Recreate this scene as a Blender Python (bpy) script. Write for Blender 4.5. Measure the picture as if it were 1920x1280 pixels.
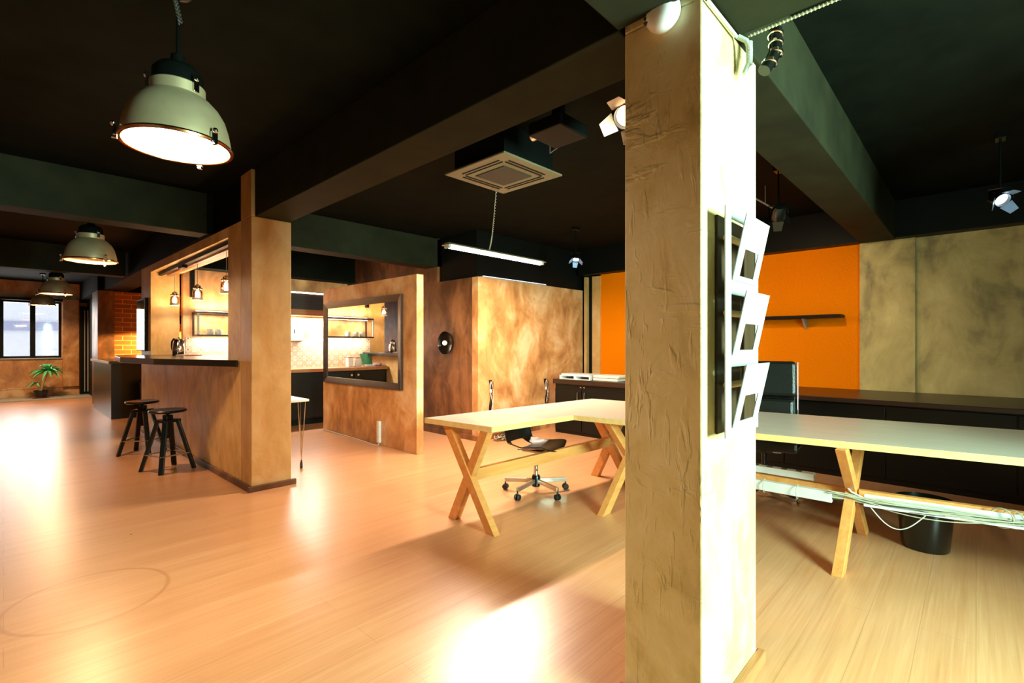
import bpy, bmesh, math, random
from mathutils import Vector, Matrix
random.seed(7)
for o in list(bpy.data.objects): bpy.data.objects.remove(o)
S = bpy.context.scene
COL = S.collection
PI = math.pi

# ------------------------------------------------------------------ camera
H = 1.31
cam = bpy.data.cameras.new('camera'); cam.sensor_width = 36; cam.sensor_fit = 'HORIZONTAL'
cam.lens = 36 * 911 / 1920; cam.clip_start = 0.05; cam.clip_end = 200
cam.shift_y = 6 / 1920
co = bpy.data.objects.new('camera', cam); COL.objects.link(co)
co.location = (0, 0, H)
co.rotation_euler = (PI / 2, 0, math.radians(43.7 - 90))
S.camera = co

# ------------------------------------------------------------------ exposure and sky
S.view_settings.view_transform = 'Standard'
S.view_settings.look = 'None'
S.view_settings.exposure = 0.5
S.view_settings.gamma = 1.0
S.view_settings.use_curve_mapping = False
W = bpy.data.worlds.new('sky'); S.world = W; W.use_nodes = True
bg = W.node_tree.nodes['Background']
bg.inputs[0].default_value = (0.95, 0.97, 1.0, 1); bg.inputs[1].default_value = 1.5

WARM = (1.0, 0.60, 0.30)
TUBE = (1.0, 0.80, 0.60)
DAY = (0.60, 1.0, 0.86)

def light(name, kind, loc, energy, color, rot=(0, 0, 0), sx=.1, sy=.1, shape='RECTANGLE', spread=None):
    l = bpy.data.lights.new(name, kind); l.energy = energy; l.color = color
    if kind == 'AREA':
        l.shape = shape; l.size = sx; l.size_y = sy
        if spread: l.spread = spread
    elif kind in ('POINT', 'SPOT'):
        l.shadow_soft_size = sx
    o = bpy.data.objects.new(name, l); COL.objects.link(o); o.location = loc; o.rotation_euler = rot
    return o

# daylight through the windows behind the camera and at the far end
light('daylight_side', 'AREA', (2.05, -2.25, 1.6), 460, DAY, (math.radians(90), 0, 0), 1.0, 1.6)
light('daylight_far', 'AREA', (0.3, 17.4, 1.7), 45, (1.0, 0.95, 0.86), (math.radians(-90), 0, 0), 1.9, 1.4)

# ------------------------------------------------------------------ materials
def srgb(r, g, b):
    f = lambda c: (c / 255 / 12.92) if c / 255 <= .04045 else ((c / 255 + .055) / 1.055) ** 2.4
    return (f(r), f(g), f(b), 1)

def mat(name, color, rough=.5, metal=0., spec=None, emit=None, estr=0., bump=None, coat=0.):
    m = bpy.data.materials.new(name); m.use_nodes = True
    nt = m.node_tree; b = nt.nodes['Principled BSDF']
    c = color if len(color) == 4 else (*color, 1)
    b.inputs['Base Color'].default_value = c
    b.inputs['Roughness'].default_value = rough
    b.inputs['Metallic'].default_value = metal
    if spec is not None: b.inputs['Specular IOR Level'].default_value = spec
    if coat: b.inputs['Coat Weight'].default_value = coat; b.inputs['Coat Roughness'].default_value = .1
    if emit: b.inputs['Emission Color'].default_value = (*emit[:3], 1); b.inputs['Emission Strength'].default_value = estr
    # a little procedural variation on every surface
    N = nt.nodes; L = nt.links
    tc = N.new('ShaderNodeTexCoord'); no = N.new('ShaderNodeTexNoise'); no.inputs['Scale'].default_value = 14 if not bump else bump[0]
    L.new(tc.outputs['Object'], no.inputs['Vector'])
    mx = N.new('ShaderNodeMix'); mx.data_type = 'RGBA'
    mx.inputs['A'].default_value = (c[0] * .82, c[1] * .82, c[2] * .82, 1); mx.inputs['B'].default_value = (min(1, c[0] * 1.12), min(1, c[1] * 1.12), min(1, c[2] * 1.12), 1)
    L.new(no.outputs['Fac'], mx.inputs['Factor']); L.new(mx.outputs['Result'], b.inputs['Base Color'])
    if bump:
        bp = N.new('ShaderNodeBump'); bp.inputs['Strength'].default_value = bump[1]; bp.inputs['Distance'].default_value = .01
        L.new(no.outputs['Fac'], bp.inputs['Height']); L.new(bp.outputs['Normal'], b.inputs['Normal'])
    return m

class NT:
    def __init__(s, name):
        s.m = bpy.data.materials.new(name); s.m.use_nodes = True; s.t = s.m.node_tree
        s.b = s.t.nodes['Principled BSDF']; s.N = s.t.nodes; s.L = s.t.links
        s.tc = s.N.new('ShaderNodeTexCoord')
    def map(s, sc, src=None, loc=(0, 0, 0), rot=(0, 0, 0)):
        n = s.N.new('ShaderNodeMapping'); n.inputs['Scale'].default_value = sc; n.inputs['Location'].default_value = loc; n.inputs['Rotation'].default_value = rot
        s.L.new(src or s.tc.outputs['Object'], n.inputs['Vector']); return n.outputs[0]
    def noise(s, vec, scale, detail=4, rough=.55, dist=0.):
        n = s.N.new('ShaderNodeTexNoise'); n.inputs['Scale'].default_value = scale; n.inputs['Detail'].default_value = detail
        n.inputs['Roughness'].default_value = rough; n.inputs['Distortion'].default_value = dist
        s.L.new(vec, n.inputs['Vector']); return n.outputs['Fac']
    def ramp(s, fac, stops):
        n = s.N.new('ShaderNodeValToRGB'); e = n.color_ramp.elements
        while len(e) < len(stops): e.new(.5)
        for k, (p, c) in enumerate(stops): e[k].position = p; e[k].color = c if len(c) == 4 else (*c, 1)
        s.L.new(fac, n.inputs[0]); return n.outputs[0]
    def mix(s, f, a, b, mode='MIX'):
        n = s.N.new('ShaderNodeMix'); n.data_type = 'RGBA'; n.blend_type = mode
        for sock, v in (('Factor', f), ('A', a), ('B', b)):
            if hasattr(v, 'links'): s.L.new(v, n.inputs[sock])
            elif sock == 'Factor': n.inputs[sock].default_value = v
            else: n.inputs[sock].default_value = v if len(v) == 4 else (*v, 1)
        return n.outputs['Result']
    def math(s, op, a, b=None):
        n = s.N.new('ShaderNodeMath'); n.operation = op
        for k, v in ((0, a), (1, b)):
            if v is None: continue
            if hasattr(v, 'links'): s.L.new(v, n.inputs[k])
            else: n.inputs[k].default_value = v
        return n.outputs[0]
    def col(s, c): s.L.new(c, s.b.inputs['Base Color'])
    def rough(s, v):
        if hasattr(v, 'links'): s.L.new(v, s.b.inputs['Roughness'])
        else: s.b.inputs['Roughness'].default_value = v
    def bump(s, h, st, d=.01, prev=None):
        n = s.N.new('ShaderNodeBump'); n.inputs['Strength'].default_value = st; n.inputs['Distance'].default_value = d
        s.L.new(h, n.inputs['Height'])
        if prev: s.L.new(prev, n.inputs['Normal'])
        s.L.new(n.outputs[0], s.b.inputs['Normal']); return n.outputs[0]

def plaster(name, dark, mid, lite, bump=.35, vs=.8, scale=1.5, rough=.42, trowel=0.):
    n = NT(name)
    a = n.noise(n.map((1, 1, vs)), scale, 7, .62, .9)
    b = n.noise(n.map((1, 1, .6)), scale * 3.0, 5, .6, .6)
    c = n.math('ADD', n.math('MULTIPLY', a, .62), n.math('MULTIPLY', b, .38))
    n.col(n.ramp(c, [(.38, dark), (.50, mid), (.62, lite)]))
    r = n.noise(n.map((1, 1, .5)), 3, 3)
    n.rough(n.math('ADD', n.math('MULTIPLY', r, .35), rough - .17))
    bb = n.bump(n.noise(n.map((1, 1, .6)), 6, 8, .62, 1.2), bump, .012)
    if trowel:
        def scr(sc, rot, s_):
            t = n.noise(n.map(sc, rot=rot), s_, 3, .6, .4)
            k = n.ramp(t, [(.56, (0, 0, 0)), (.64, (1, 1, 1))])
            msk = n.ramp(n.noise(n.map((1, 1, 1), loc=(s_, 0, 0)), 2.6, 3), [(.46, (0, 0, 0)), (.60, (1, 1, 1))])
            return n.mix(1., k, msk, 'MULTIPLY')
        h1 = scr((1, 1, .22), (.25, .15, 0), 26.); h2 = scr((.3, .3, 1), (.5, .4, 0), 15.)
        bb = n.bump(h1, trowel, .008, bb); n.bump(h2, trowel * .8, .008, bb)
    return n.m

M = {}
M['pillar'] = plaster('pillar_plaster', srgb(192, 168, 112), srgb(228, 206, 148), srgb(238, 222, 178), .5, .6, 2.2, .5, .55)
M['plaster'] = plaster('wall_plaster', srgb(158, 106, 60), srgb(202, 146, 90), srgb(226, 188, 142))
M['plaster_bar'] = plaster('bar_wall_plaster', srgb(196, 154, 90), srgb(230, 190, 120), srgb(244, 214, 154))
M['plaster_col'] = plaster('column_plaster', srgb(186, 142, 84), srgb(204, 160, 98), srgb(216, 180, 128), .3, .6, 1.8)
M['plaster_dark'] = plaster('dark_plaster', srgb(60, 38, 22), srgb(104, 66, 38), srgb(156, 104, 62), .35, .4, 1.3)  # darker, browner tones than the other plasters
M['plaster_grey'] = plaster('olive_plaster', srgb(120, 106, 70), srgb(186, 166, 106), srgb(212, 194, 130), .3, .6, 1.3, .55)

def paint_dark(name, c1, c2, r=.55):
    n = NT(name); n.col(n.ramp(n.noise(n.map((1, 1, 1)), 3.5, 6, .6), [(.35, c1), (.65, c2)])); n.rough(r); n.b.inputs['Specular IOR Level'].default_value = .08
    n.bump(n.noise(n.map((1, 1, 1)), 60, 4), .15, .004); return n.m
M['ceiling'] = paint_dark('dark_ceiling_paint', (.0025, .0035, .0015), (.005, .0065, .003), .8)
M['beam'] = paint_dark('dark_beam_paint', (.015, .016, .008), (.023, .024, .011), .7)
M['black'] = mat('black_paint', (.004, .005, .004), .5, spec=.15)
M['blackwood'] = mat('black_lacquer', (.004, .005, .004), .3, spec=.3)
M['orange'] = mat('orange_wall_paint', (.90, .22, .0), .8, spec=.05, bump=(60, .1))

def floor_mat():
    n = NT('bamboo_floor')
    br = n.N.new('ShaderNodeTexBrick'); br.offset = .37; br.offset_frequency = 2
    br.inputs['Scale'].default_value = 1; br.inputs['Brick Width'].default_value = 1.8; br.inputs['Row Height'].default_value = .19
    br.inputs['Mortar Size'].default_value = .0018; br.inputs['Mortar Smooth'].default_value = .3; br.inputs['Bias'].default_value = 0
    br.inputs['Color1'].default_value = srgb(206, 142, 92); br.inputs['Color2'].default_value = srgb(218, 158, 110)
    br.inputs['Mortar'].default_value = srgb(120, 78, 48)
    n.L.new(n.tc.outputs['Object'], br.inputs['Vector'])
    st = n.noise(n.map((1.6, 75, 1)), 1.0, 5, .7)
    st2 = n.noise(n.map((.5, 14, 1)), 1.0, 4, .6)
    c = n.mix(.48, br.outputs['Color'], n.ramp(st, [(.30, srgb(164, 104, 64)), (.50, srgb(206, 148, 100)), (.68, srgb(234, 190, 146))]))
    c = n.mix(.5, c, n.ramp(st2, [(.3, srgb(186, 128, 84)), (.7, srgb(214, 164, 118))]))
    # ring left by a wet pot
    sep = n.N.new('ShaderNodeSeparateXYZ'); n.L.new(n.tc.outputs['Object'], sep.inputs[0])
    dx = n.math('SUBTRACT', sep.outputs[0], .31); dy = n.math('SUBTRACT', sep.outputs[1], 3.32)
    dist = n.math('SQRT', n.math('ADD', n.math('MULTIPLY', dx, dx), n.math('MULTIPLY', dy, dy)))
    ring = n.math('ABSOLUTE', n.math('SUBTRACT', dist, .33))
    rm = n.ramp(ring, [(0, (.55, .55, .55)), (.008, (.4, .4, .4)), (.013, (0, 0, 0))])
    c = n.mix(rm, c, srgb(168, 108, 62))
    vo = n.N.new('ShaderNodeTexVoronoi'); vo.inputs['Scale'].default_value = 2.2; n.L.new(n.tc.outputs['Object'], vo.inputs['Vector'])
    c = n.mix(n.ramp(vo.outputs['Distance'], [(.014, (1, 1, 1)), (.022, (0, 0, 0))]), c, srgb(70, 44, 28))
    n.col(c)
    n.rough(.32)
    n.b.inputs['Coat Weight'].default_value = .5; n.b.inputs['Coat Roughness'].default_value = .28
    n.b.inputs['Specular IOR Level'].default_value = .85
    b1 = n.bump(st, .06, .003); n.bump(br.outputs['Fac'], .25, .002, b1)
    return n.m
M['floor'] = floor_mat()

def brick_mat():
    n = NT('glazed_brick')
    br = n.N.new('ShaderNodeTexBrick'); br.inputs['Scale'].default_value = 1; br.inputs['Brick Width'].default_value = .3; br.inputs['Row Height'].default_value = .1
    br.inputs['Mortar Size'].default_value = .006
    br.inputs['Color1'].default_value = srgb(170, 96, 40); br.inputs['Color2'].default_value = srgb(140, 76, 30); br.inputs['Mortar'].default_value = srgb(224, 160, 84)
    mp = n.map((1, 1, 1), rot=(PI / 2, 0, 0)); n.L.new(mp, br.inputs['Vector'])
    n.col(br.outputs['Color']); n.rough(.4); n.bump(br.outputs['Fac'], .5, .005); return n.m
M['brick'] = brick_mat()

def tile_mat():
    n = NT('patterned_cement_tile')
    sep = n.N.new('ShaderNodeSeparateXYZ'); n.L.new(n.tc.outputs['Object'], sep.inputs[0])
    u = n.math('SUBTRACT', n.math('FRACT', n.math('DIVIDE', sep.outputs[0], .165)), .5)
    v = n.math('SUBTRACT', n.math('FRACT', n.math('DIVIDE', sep.outputs[2], .165)), .5)
    au = n.math('ABSOLUTE', u); av = n.math('ABSOLUTE', v)
    dia = n.math('ADD', au, av)
    rad = n.math('SQRT', n.math('ADD', n.math('MULTIPLY', u, u), n.math('MULTIPLY', v, v)))
    crs = n.math('MULTIPLY', au, av)
    w1 = n.math('SINE', n.math('MULTIPLY', dia, 31.))
    w2 = n.math('SINE', n.math('MULTIPLY', crs, 130.))
    w3 = n.math('SINE', n.math('MULTIPLY', rad, 24.))
    s = n.math('ADD', n.math('MULTIPLY', w1, w2), n.math('MULTIPLY', w3, .45))
    n.col(n.ramp(n.math('ADD', n.math('MULTIPLY', s, .5), .5), [(.0, srgb(226, 216, 200)), (.60, srgb(226, 216, 200)), (.66, srgb(140, 92, 50)), (.84, srgb(140, 92, 50)), (.9, srgb(205, 180, 140))]))
    n.rough(.3); return n.m
M['tile'] = tile_mat()

def wood(name, a, b, sc=(3, 3, 3), r=.4, along='x'):
    n = NT(name)
    k = {'x': (1.2, 26, 26), 'y': (26, 1.2, 26), 'z': (26, 26, 1.2)}[along]
    n.col(n.ramp(n.noise(n.map(k), 1, 5, .65), [(.3, a), (.7, b)])); n.rough(r); return n.m
M['desktop'] = wood('birch_desktop', srgb(198, 191, 170), srgb(214, 208, 190), r=.28, along='y')
M['edge'] = wood('ply_edge', srgb(214, 170, 104), srgb(232, 196, 130), r=.4)
M['leg'] = wood('beech_leg', srgb(206, 134, 66), srgb(226, 160, 90), r=.4)
M['darkwood'] = wood('dark_wood', srgb(30, 16, 10), srgb(52, 30, 18), r=.35, along='y')
M['frame'] = wood('brown_frame', srgb(40, 22, 14), srgb(70, 40, 24), r=.3, along='y')
M['counterwood'] = wood('counter_wood', srgb(150, 96, 56), srgb(190, 130, 84), r=.35)
M['bar'] = wood('black_bar_top', (.012, .012, .014), (.022, .02, .02), r=.2, along='y')
M['white'] = mat('white_paint', (.66, .66, .62), .4)
M['whitemetal'] = mat('white_metal', (.40, .42, .38), .4)
M['plastic'] = mat('white_plastic', (.85, .84, .80), .35)
M['alu'] = mat('brushed_aluminium', (.60, .47, .27), .42, .6)
M['chrome'] = mat('chrome', (.75, .72, .68), .12, 1.)
M['steel'] = mat('satin_steel', (.55, .50, .42), .28, .9)
M['leather'] = mat('black_leather', (.008, .010, .008), .28, bump=(90, .15))
M['gloss'] = mat('black_gloss_plastic', (.004, .005, .004), .22)
M['shell'] = mat('black_shell_plastic', (.004, .005, .004), .38, spec=.25)
M['rubber'] = mat('black_rubber', (.01, .01, .01), .5)
M['cable'] = mat('pale_cable', (.42, .40, .28), .5)
M['cabled'] = mat('dark_cable', (.04, .04, .03), .5)
M['copper'] = mat('polished_copper', (.85, .38, .14), .2, 1.)
M['leafm'] = mat('green_leaf', (.10, .55, .20), .35, bump=(20, .1))
M['bark'] = mat('pale_bark', (.42, .30, .17), .7, bump=(40, .5))
M['pot'] = mat('dark_pot', (.015, .015, .018), .4)
M['saucer'] = mat('red_saucer', (.25, .05, .04), .5)
M['cup'] = mat('white_ceramic', (.85, .83, .78), .15)
M['green'] = mat('green_plastic', (.08, .32, .16), .4)
M['tin'] = mat('white_tin', (.82, .78, .74), .3)
M['cloth'] = mat('patterned_cloth', (.55, .35, .42), .8, bump=(30, .6))
M['paper'] = mat('cream_paper', (.80, .70, .55), .7)
M['facade'] = mat('pale_facade', (.50, .54, .62), .8)
M['street'] = mat('pale_street', (.5, .5, .5), .8)
M['blind'] = mat('grey_blind', (.22, .26, .40), .8)
M['pocketwood'] = wood('rack_back_shaded_wood', srgb(40, 28, 14), srgb(70, 50, 26), r=.4, along='z')  # brown wood, darkened to carry the shade behind the front plate
M['lens'] = mat('lamp_diffuser_on', (1, 1, 1), .4, emit=(1, .88, .68), estr=7)
M['lensw'] = mat('tube_diffuser_on', (1, 1, 1), .4, emit=(1, .86, .66), estr=9)
M['strip'] = mat('led_strip_on', (1, 1, 1), .4, emit=(1, .88, .70), estr=7)
M['bulb'] = mat('warm_bulb_on', (1, 1, 1), .4, emit=(1, .80, .52), estr=14)
M['glow'] = mat('spot_lens_warm', (1, 1, 1), .4, emit=(1, .72, .45), estr=3)
M['glowb'] = mat('spot_lens_blue', (1, 1, 1), .3, emit=(.65, .85, 1), estr=3)
M['inner'] = mat('enamel_reflector', (.85, .62, .42), .35)
M['barn'] = mat('orange_lit_flap', (.75, .45, .28), .25, .6)  # flap metal with the orange light on it put into the colour
M['barnb'] = mat('blue_lit_flap', (.35, .5, .8), .3, .3)  # blue light falling on the flaps is put into the colour

def glass(name, tint=(1, 1, 1), gl=.08):
    m = bpy.data.materials.new(name); m.use_nodes = True; nt = m.node_tree; nt.nodes.clear()
    o = nt.nodes.new('ShaderNodeOutputMaterial'); t = nt.nodes.new('ShaderNodeBsdfTransparent'); t.inputs[0].default_value = (*tint, 1)
    g = nt.nodes.new('ShaderNodeBsdfGlossy'); g.inputs['Roughness'].default_value = .03
    lw = nt.nodes.new('ShaderNodeLayerWeight'); lw.inputs[0].default_value = .25
    mu = nt.nodes.new('ShaderNodeMath'); mu.operation = 'MULTIPLY_ADD'; mu.inputs[1].default_value = .6; mu.inputs[2].default_value = gl
    nt.links.new(lw.outputs['Fresnel'], mu.inputs[0])
    x = nt.nodes.new('ShaderNodeMixShader'); nt.links.new(mu.outputs[0], x.inputs[0]); nt.links.new(t.outputs[0], x.inputs[1]); nt.links.new(g.outputs[0], x.inputs[2])
    nt.links.new(x.outputs[0], o.inputs[0]); return m
M['glass'] = glass('window_glass')
M['jar'] = glass('pendant_glass', (.98, .93, .85), .12)
M['mirror'] = mat('mirror_glass', (.95, .95, .93), .01, 1.)

# ------------------------------------------------------------------ mesh builder
class MB:
    def __init__(s): s.bm = bmesh.new()
    def hexa(s, P):
        v = [s.bm.verts.new(p) for p in P]
        for f in ((3, 2, 1, 0), (4, 5, 6, 7), (0, 1, 5, 4), (1, 2, 6, 5), (2, 3, 7, 6), (3, 0, 4, 7)): s.bm.faces.new([v[i] for i in f])
        return s
    def box(s, x0, y0, z0, x1, y1, z1):
        x0, x1 = sorted((x0, x1)); y0, y1 = sorted((y0, y1)); z0, z1 = sorted((z0, z1))
        return s.hexa([(x0, y0, z0), (x1, y0, z0), (x1, y1, z0), (x0, y1, z0), (x0, y0, z1), (x1, y0, z1), (x1, y1, z1), (x0, y1, z1)])
    def cbox(s, c, d, rz=0, mx=None):
        m = mx or Matrix.Rotation(rz, 3, 'Z'); c = Vector(c); a, b, e = d[0] / 2, d[1] / 2, d[2] / 2
        return s.hexa([c + m @ Vector(p) for p in ((-a, -b, -e), (a, -b, -e), (a, b, -e), (-a, b, -e), (-a, -b, e), (a, -b, e), (a, b, e), (-a, b, e))])
    def bar(s, p, q, w, t, side=None, flat=False):
        """rectangular bar p->q, w along `side`, t along the third axis; flat: ends cut horizontally"""
        p, q = Vector(p), Vector(q); d = (q - p).normalized()
        sd = Vector(side) if side else d.cross(Vector((0, 0, 1)))
        if sd.length < 1e-6: sd = Vector((1, 0, 0))
        sd = (sd - d * sd.dot(d)).normalized(); u = d.cross(sd).normalized()
        def ring(c):
            out = []
            for a, b in ((-1, -1), (1, -1), (1, 1), (-1, 1)):
                x = c + sd * (a * w / 2) + u * (b * t / 2)
                if flat and abs(d.z) > .01: x = x + d * ((c.z - x.z) / d.z)
                out.append(x)
            return out
        return s.hexa(ring(p) + ring(q))
    def prism(s, pts, z0, z1):
        n = len(pts); a = [s.bm.verts.new((x, y, z0)) for x, y in pts]; b = [s.bm.verts.new((x, y, z1)) for x, y in pts]
        s.bm.faces.new(a[::-1]); s.bm.faces.new(b)
        for i in range(n): s.bm.faces.new((a[i], a[(i + 1) % n], b[(i + 1) % n], b[i]))
        return s
    def lathe(s, prof, c=(0, 0, 0), n=32, mx=None, caps=True):
        c = Vector(c); mx = mx or Matrix.Identity(3); rings = []
        for r, z in prof:
            if r < 1e-5: rings.append([s.bm.verts.new(c + mx @ Vector((0, 0, z)))])
            else: rings.append([s.bm.verts.new(c + mx @ Vector((r * math.cos(2 * PI * k / n), r * math.sin(2 * PI * k / n), z))) for k in range(n)])
        for a, b in zip(rings, rings[1:]):
            for k in range(n):
                j = (k + 1) % n
                if len(a) == 1 and len(b) == 1: continue
                if len(a) == 1: f = (a[0], b[j], b[k])
                elif len(b) == 1: f = (a[k], a[j], b[0])
                else: f = (a[k], a[j], b[j], b[k])
                s.bm.faces.new(f[::-1] if False else f)
        if caps:
            if len(rings[0]) > 1: s.bm.faces.new(rings[0][::-1])
            if len(rings[-1]) > 1: s.bm.faces.new(rings[-1])
        return s
    def tube(s, pts, r, n=10, rf=None):
        P = [Vector(p) for p in pts]; rings = []; up = None
        for i, p in enumerate(P):
            d = (P[min(i + 1, len(P) - 1)] - P[max(i - 1, 0)]).normalized()
            if up is None:
                up = Vector((0, 0, 1)) if abs(d.z) < .9 else Vector((1, 0, 0))
            a = (up - d * up.dot(d)).normalized(); b = d.cross(a); up = a
            rr = rf(i) if rf else r
            rings.append([s.bm.verts.new(p + a * (rr * math.cos(2 * PI * k / n)) + b * (rr * math.sin(2 * PI * k / n))) for k in range(n)])
        for a, b in zip(rings, rings[1:]):
            for k in range(n): s.bm.faces.new((a[k], a[(k + 1) % n], b[(k + 1) % n], b[k]))
        s.bm.faces.new(rings[0][::-1]); s.bm.faces.new(rings[-1]); return s
    def ball(s, c, r, sc=(1, 1, 1), u=16, v=10):
        m = Matrix.Translation(c) @ Matrix.Diagonal((*sc, 1)); bmesh.ops.create_uvsphere(s.bm, u_segments=u, v_segments=v, radius=r, matrix=m); return s
    def face(s, pts):
        s.bm.faces.new([s.bm.verts.new(p) for p in pts]); return s
    def build(s, name, m, parent=None, bevel=0., smooth=False, solid=0., sub=0):
        bmesh.ops.recalc_face_normals(s.bm, faces=s.bm.faces)
        me = bpy.data.meshes.new(name); s.bm.to_mesh(me); s.bm.free()
        me.materials.append(M[m] if isinstance(m, str) else m)
        if smooth:
            me.polygons.foreach_set('use_smooth', [True] * len(me.polygons)); me.set_sharp_from_angle(angle=math.radians(38))
        o = bpy.data.objects.new(name, me); COL.objects.link(o)
        if solid: k = o.modifiers.new('solid', 'SOLIDIFY'); k.thickness = solid; k.offset = 0
        if bevel: k = o.modifiers.new('bevel', 'BEVEL'); k.width = bevel; k.segments = 2; k.limit_method = 'ANGLE'
        if sub: k = o.modifiers.new('sub', 'SUBSURF'); k.levels = sub; k.render_levels = sub
        if parent is not None:
            o.parent = parent
            if parent.get('_w'): o.matrix_parent_inverse = Matrix.Translation(-Vector(parent.location))
        return o

def thing(name, label, cat, loc=(0, 0, 0), group=None, world=True, rz=0):
    """Empty at the base. world: parts are built in room coordinates; otherwise in the thing's own."""
    o = bpy.data.objects.new(name, None); COL.objects.link(o); o.location = loc; o.rotation_euler = (0, 0, rz)
    o.empty_display_size = .1
    o['label'] = label; o['category'] = cat
    if group: o['group'] = group
    if world: o['_w'] = 1
    return o
def tag(o, label, cat, group=None, kind=None):
    o['label'] = label; o['category'] = cat
    if group: o['group'] = group
    if kind: o['kind'] = kind
    return o
def struct(o, label=None):
    o['kind'] = 'structure'
    if label: o['label'] = label
    return o
def kids(o): return [c for c in bpy.data.objects if c.parent == o]
def copy_tree(o, loc=None, rz=None, label=None, parent=None):
    c = o.copy(); COL.objects.link(c)
    if parent is not None: c.parent = parent
    for ch in kids(o): copy_tree(ch, parent=c)
    if loc: c.location = loc
    if rz is not None: c.rotation_euler.z = rz
    if label: c['label'] = label
    return c

# ================================================================== SETTING
CE, BB = 2.88, 2.46          # ceiling height, beam underside
struct(MB().box(-1.8, -2.8, -.1, 7.2, 17.0, 0).build('floor', 'floor'))
struct(MB().box(-1.8, -2.8, CE, 7.2, 17.0, CE + .15).build('ceiling', 'ceiling'))
struct(MB().box(-1.8, -2.8, 0, -1.65, 17.0, CE).build('wall_left', 'plaster_dark'))
# wall behind the camera with two windows
def window_wall(Y0, Y1, xs, z0, z1, X0, X1, name, m):
    w = MB(); x = X0
    for a, b in xs:
        w.box(x, Y0, 0, a, Y1, CE); w.box(a, Y0, 0, b, Y1, z0); w.box(a, Y0, z1, b, Y1, CE); x = b
    w.box(x, Y0, 0, X1, Y1, CE)
    return struct(w.build(name, m))
window_wall(-2.2, -2.0, [(1.5, 2.6)], .75, 2.42, -1.8, 7.2, 'wall_back', 'plaster_grey')
window_wall(16.9, 17.1, [(-.75, 1.02)], .98, 2.40, -1.8, 7.2, 'wall_far', 'plaster')

def window(name, a, b, Y, z0, z1, mull):
    r = bpy.data.objects.new(name, None); COL.objects.link(r); r.location = ((a + b) / 2, Y, z0); r['kind'] = 'structure'; r['_w'] = 1
    f = MB(); t = .05
    f.box(a, Y - .03, z0, b, Y + .03, z0 + t).box(a, Y - .03, z1 - t, b, Y + .03, z1)
    f.box(a, Y - .03, z0 + t, a + t, Y + .03, z1 - t).box(b - t, Y - .03, z0 + t, b, Y + .03, z1 - t)
    for x in mull: f.box(x - .05, Y - .03, z0 + t, x + .05, Y + .03, z1 - t)
    f.build('window_frame', 'black', r, .004)
    e = [a + t] + [v for x in mull for v in (x - .05, x + .05)] + [b - t]
    for k in range(0, len(e), 2): MB().box(e[k], Y - .004, z0 + t, e[k + 1], Y + .004, z1 - t).build('window_pane', 'glass', r)
window('window_1', -.75, 1.02, 16.98, .98, 2.40, [-.05, .50])
window('window_2', 1.5, 2.6, -2.1, .75, 2.42, [])
struct(MB().box(-.85, 16.84, .955, 1.04, 16.95, .98).build('trim_1', 'whitemetal', bevel=.004), None)
struct(MB().box(-.85, 16.80, 2.40, 1.5, 16.9, 2.46).build('trim_2', 'black'))
struct(MB().box(-1.65, 16.86, 0, 1.36, 16.9, .22).box(-1.65, 16.85, .22, 1.36, 16.9, .245).build('baseboard_far', 'plaster', bevel=.004))
struct(MB().box(-1.65, 15.9, 0, 1.52, 16.85, .035).build('trim_3', 'whitemetal', bevel=.004))
# narrow plaster pier right of the far window, then a dark door
struct(MB().box(1.04, 16.78, .245, 1.35, 16.9, BB).build('column_far', 'plaster'))
d1 = thing('door_1', 'x', 'x', (1.45, 16.7, 0)); del d1['label']; del d1['category']; d1['kind'] = 'structure'
MB().box(1.36, 16.66, .036, 1.58, 16.72, 2.3).build('door_panel', 'black', d1, .004)
MB().box(1.44, 16.645, .1, 1.455, 16.66, 2.2).build('door_glazing_strip', 'whitemetal', d1)
MB().box(1.50, 16.645, .1, 1.53, 16.66, 2.2).build('door_glazing_strip', 'whitemetal', d1)
# outside beyond the far window
MB().box(-8, 28, -3, 10, 28.3, 3.0).build('outside_building_wall', 'facade')['kind'] = 'structure'
MB().box(-8, 27.9, 1.9, 10, 28, 2.25).box(-2, 27.9, .6, 6, 28, .66).build('outside_blind_wall', 'blind')['kind'] = 'structure'

# orange wall and its plaster neighbours (right side of the room)
struct(MB().box(6.9, .98, 0, 7.1, 4.54, CE).build('wall_right', 'orange'), )
struct(MB().box(6.86, .48, 0, 7.1, .98, BB + .03).build('wall_right_panel', 'plaster_grey', bevel=.004))
struct(MB().box(6.9, -2.8, 0, 7.1, .48, CE).build('wall_right_plain', 'plaster_grey'))
struct(MB().box(6.88, 4.54, 0, 7.1, 4.70, BB).build('wall_right_pier', 'plaster_col'))
struct(MB().box(6.93, 4.70, 0, 7.1, 4.88, CE).build('wall_right_corner', 'black'))
struct(MB().box(6.86, 4.80, 0, 6.93, 4.85, BB).build('trim_4', 'plaster_col'))
struct(MB().box(6.72, -2.0, BB + .02, 6.9, 4.88, CE).build('beam_right', 'black'))
struct(MB().box(7.1, -2.8, 0, 7.2, 17.0, CE).build('wall_right_outer', 'black'))
struct(MB().box(4.46, 4.93, 2.24, 7.1, 5.70, CE).build('beam_over_box', 'black'))
# box room: front and left faces
struct(MB().box(4.44, 4.88, 0, 6.86, 5.0, 2.235).build('wall_box_front', 'plaster'))
struct(MB().box(4.44, 5.0, 0, 4.56, 5.77, 2.235).box(4.44, 5.77, 0, 4.56, 8.62, CE).build('wall_box_left', 'plaster_dark'))
struct(MB().box(4.42, 4.88, 0, 4.44, 8.2, .07).box(4.42, 4.86, 0, 5.7, 4.88, .07).build('baseboard_box', 'plaster_dark'))
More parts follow.
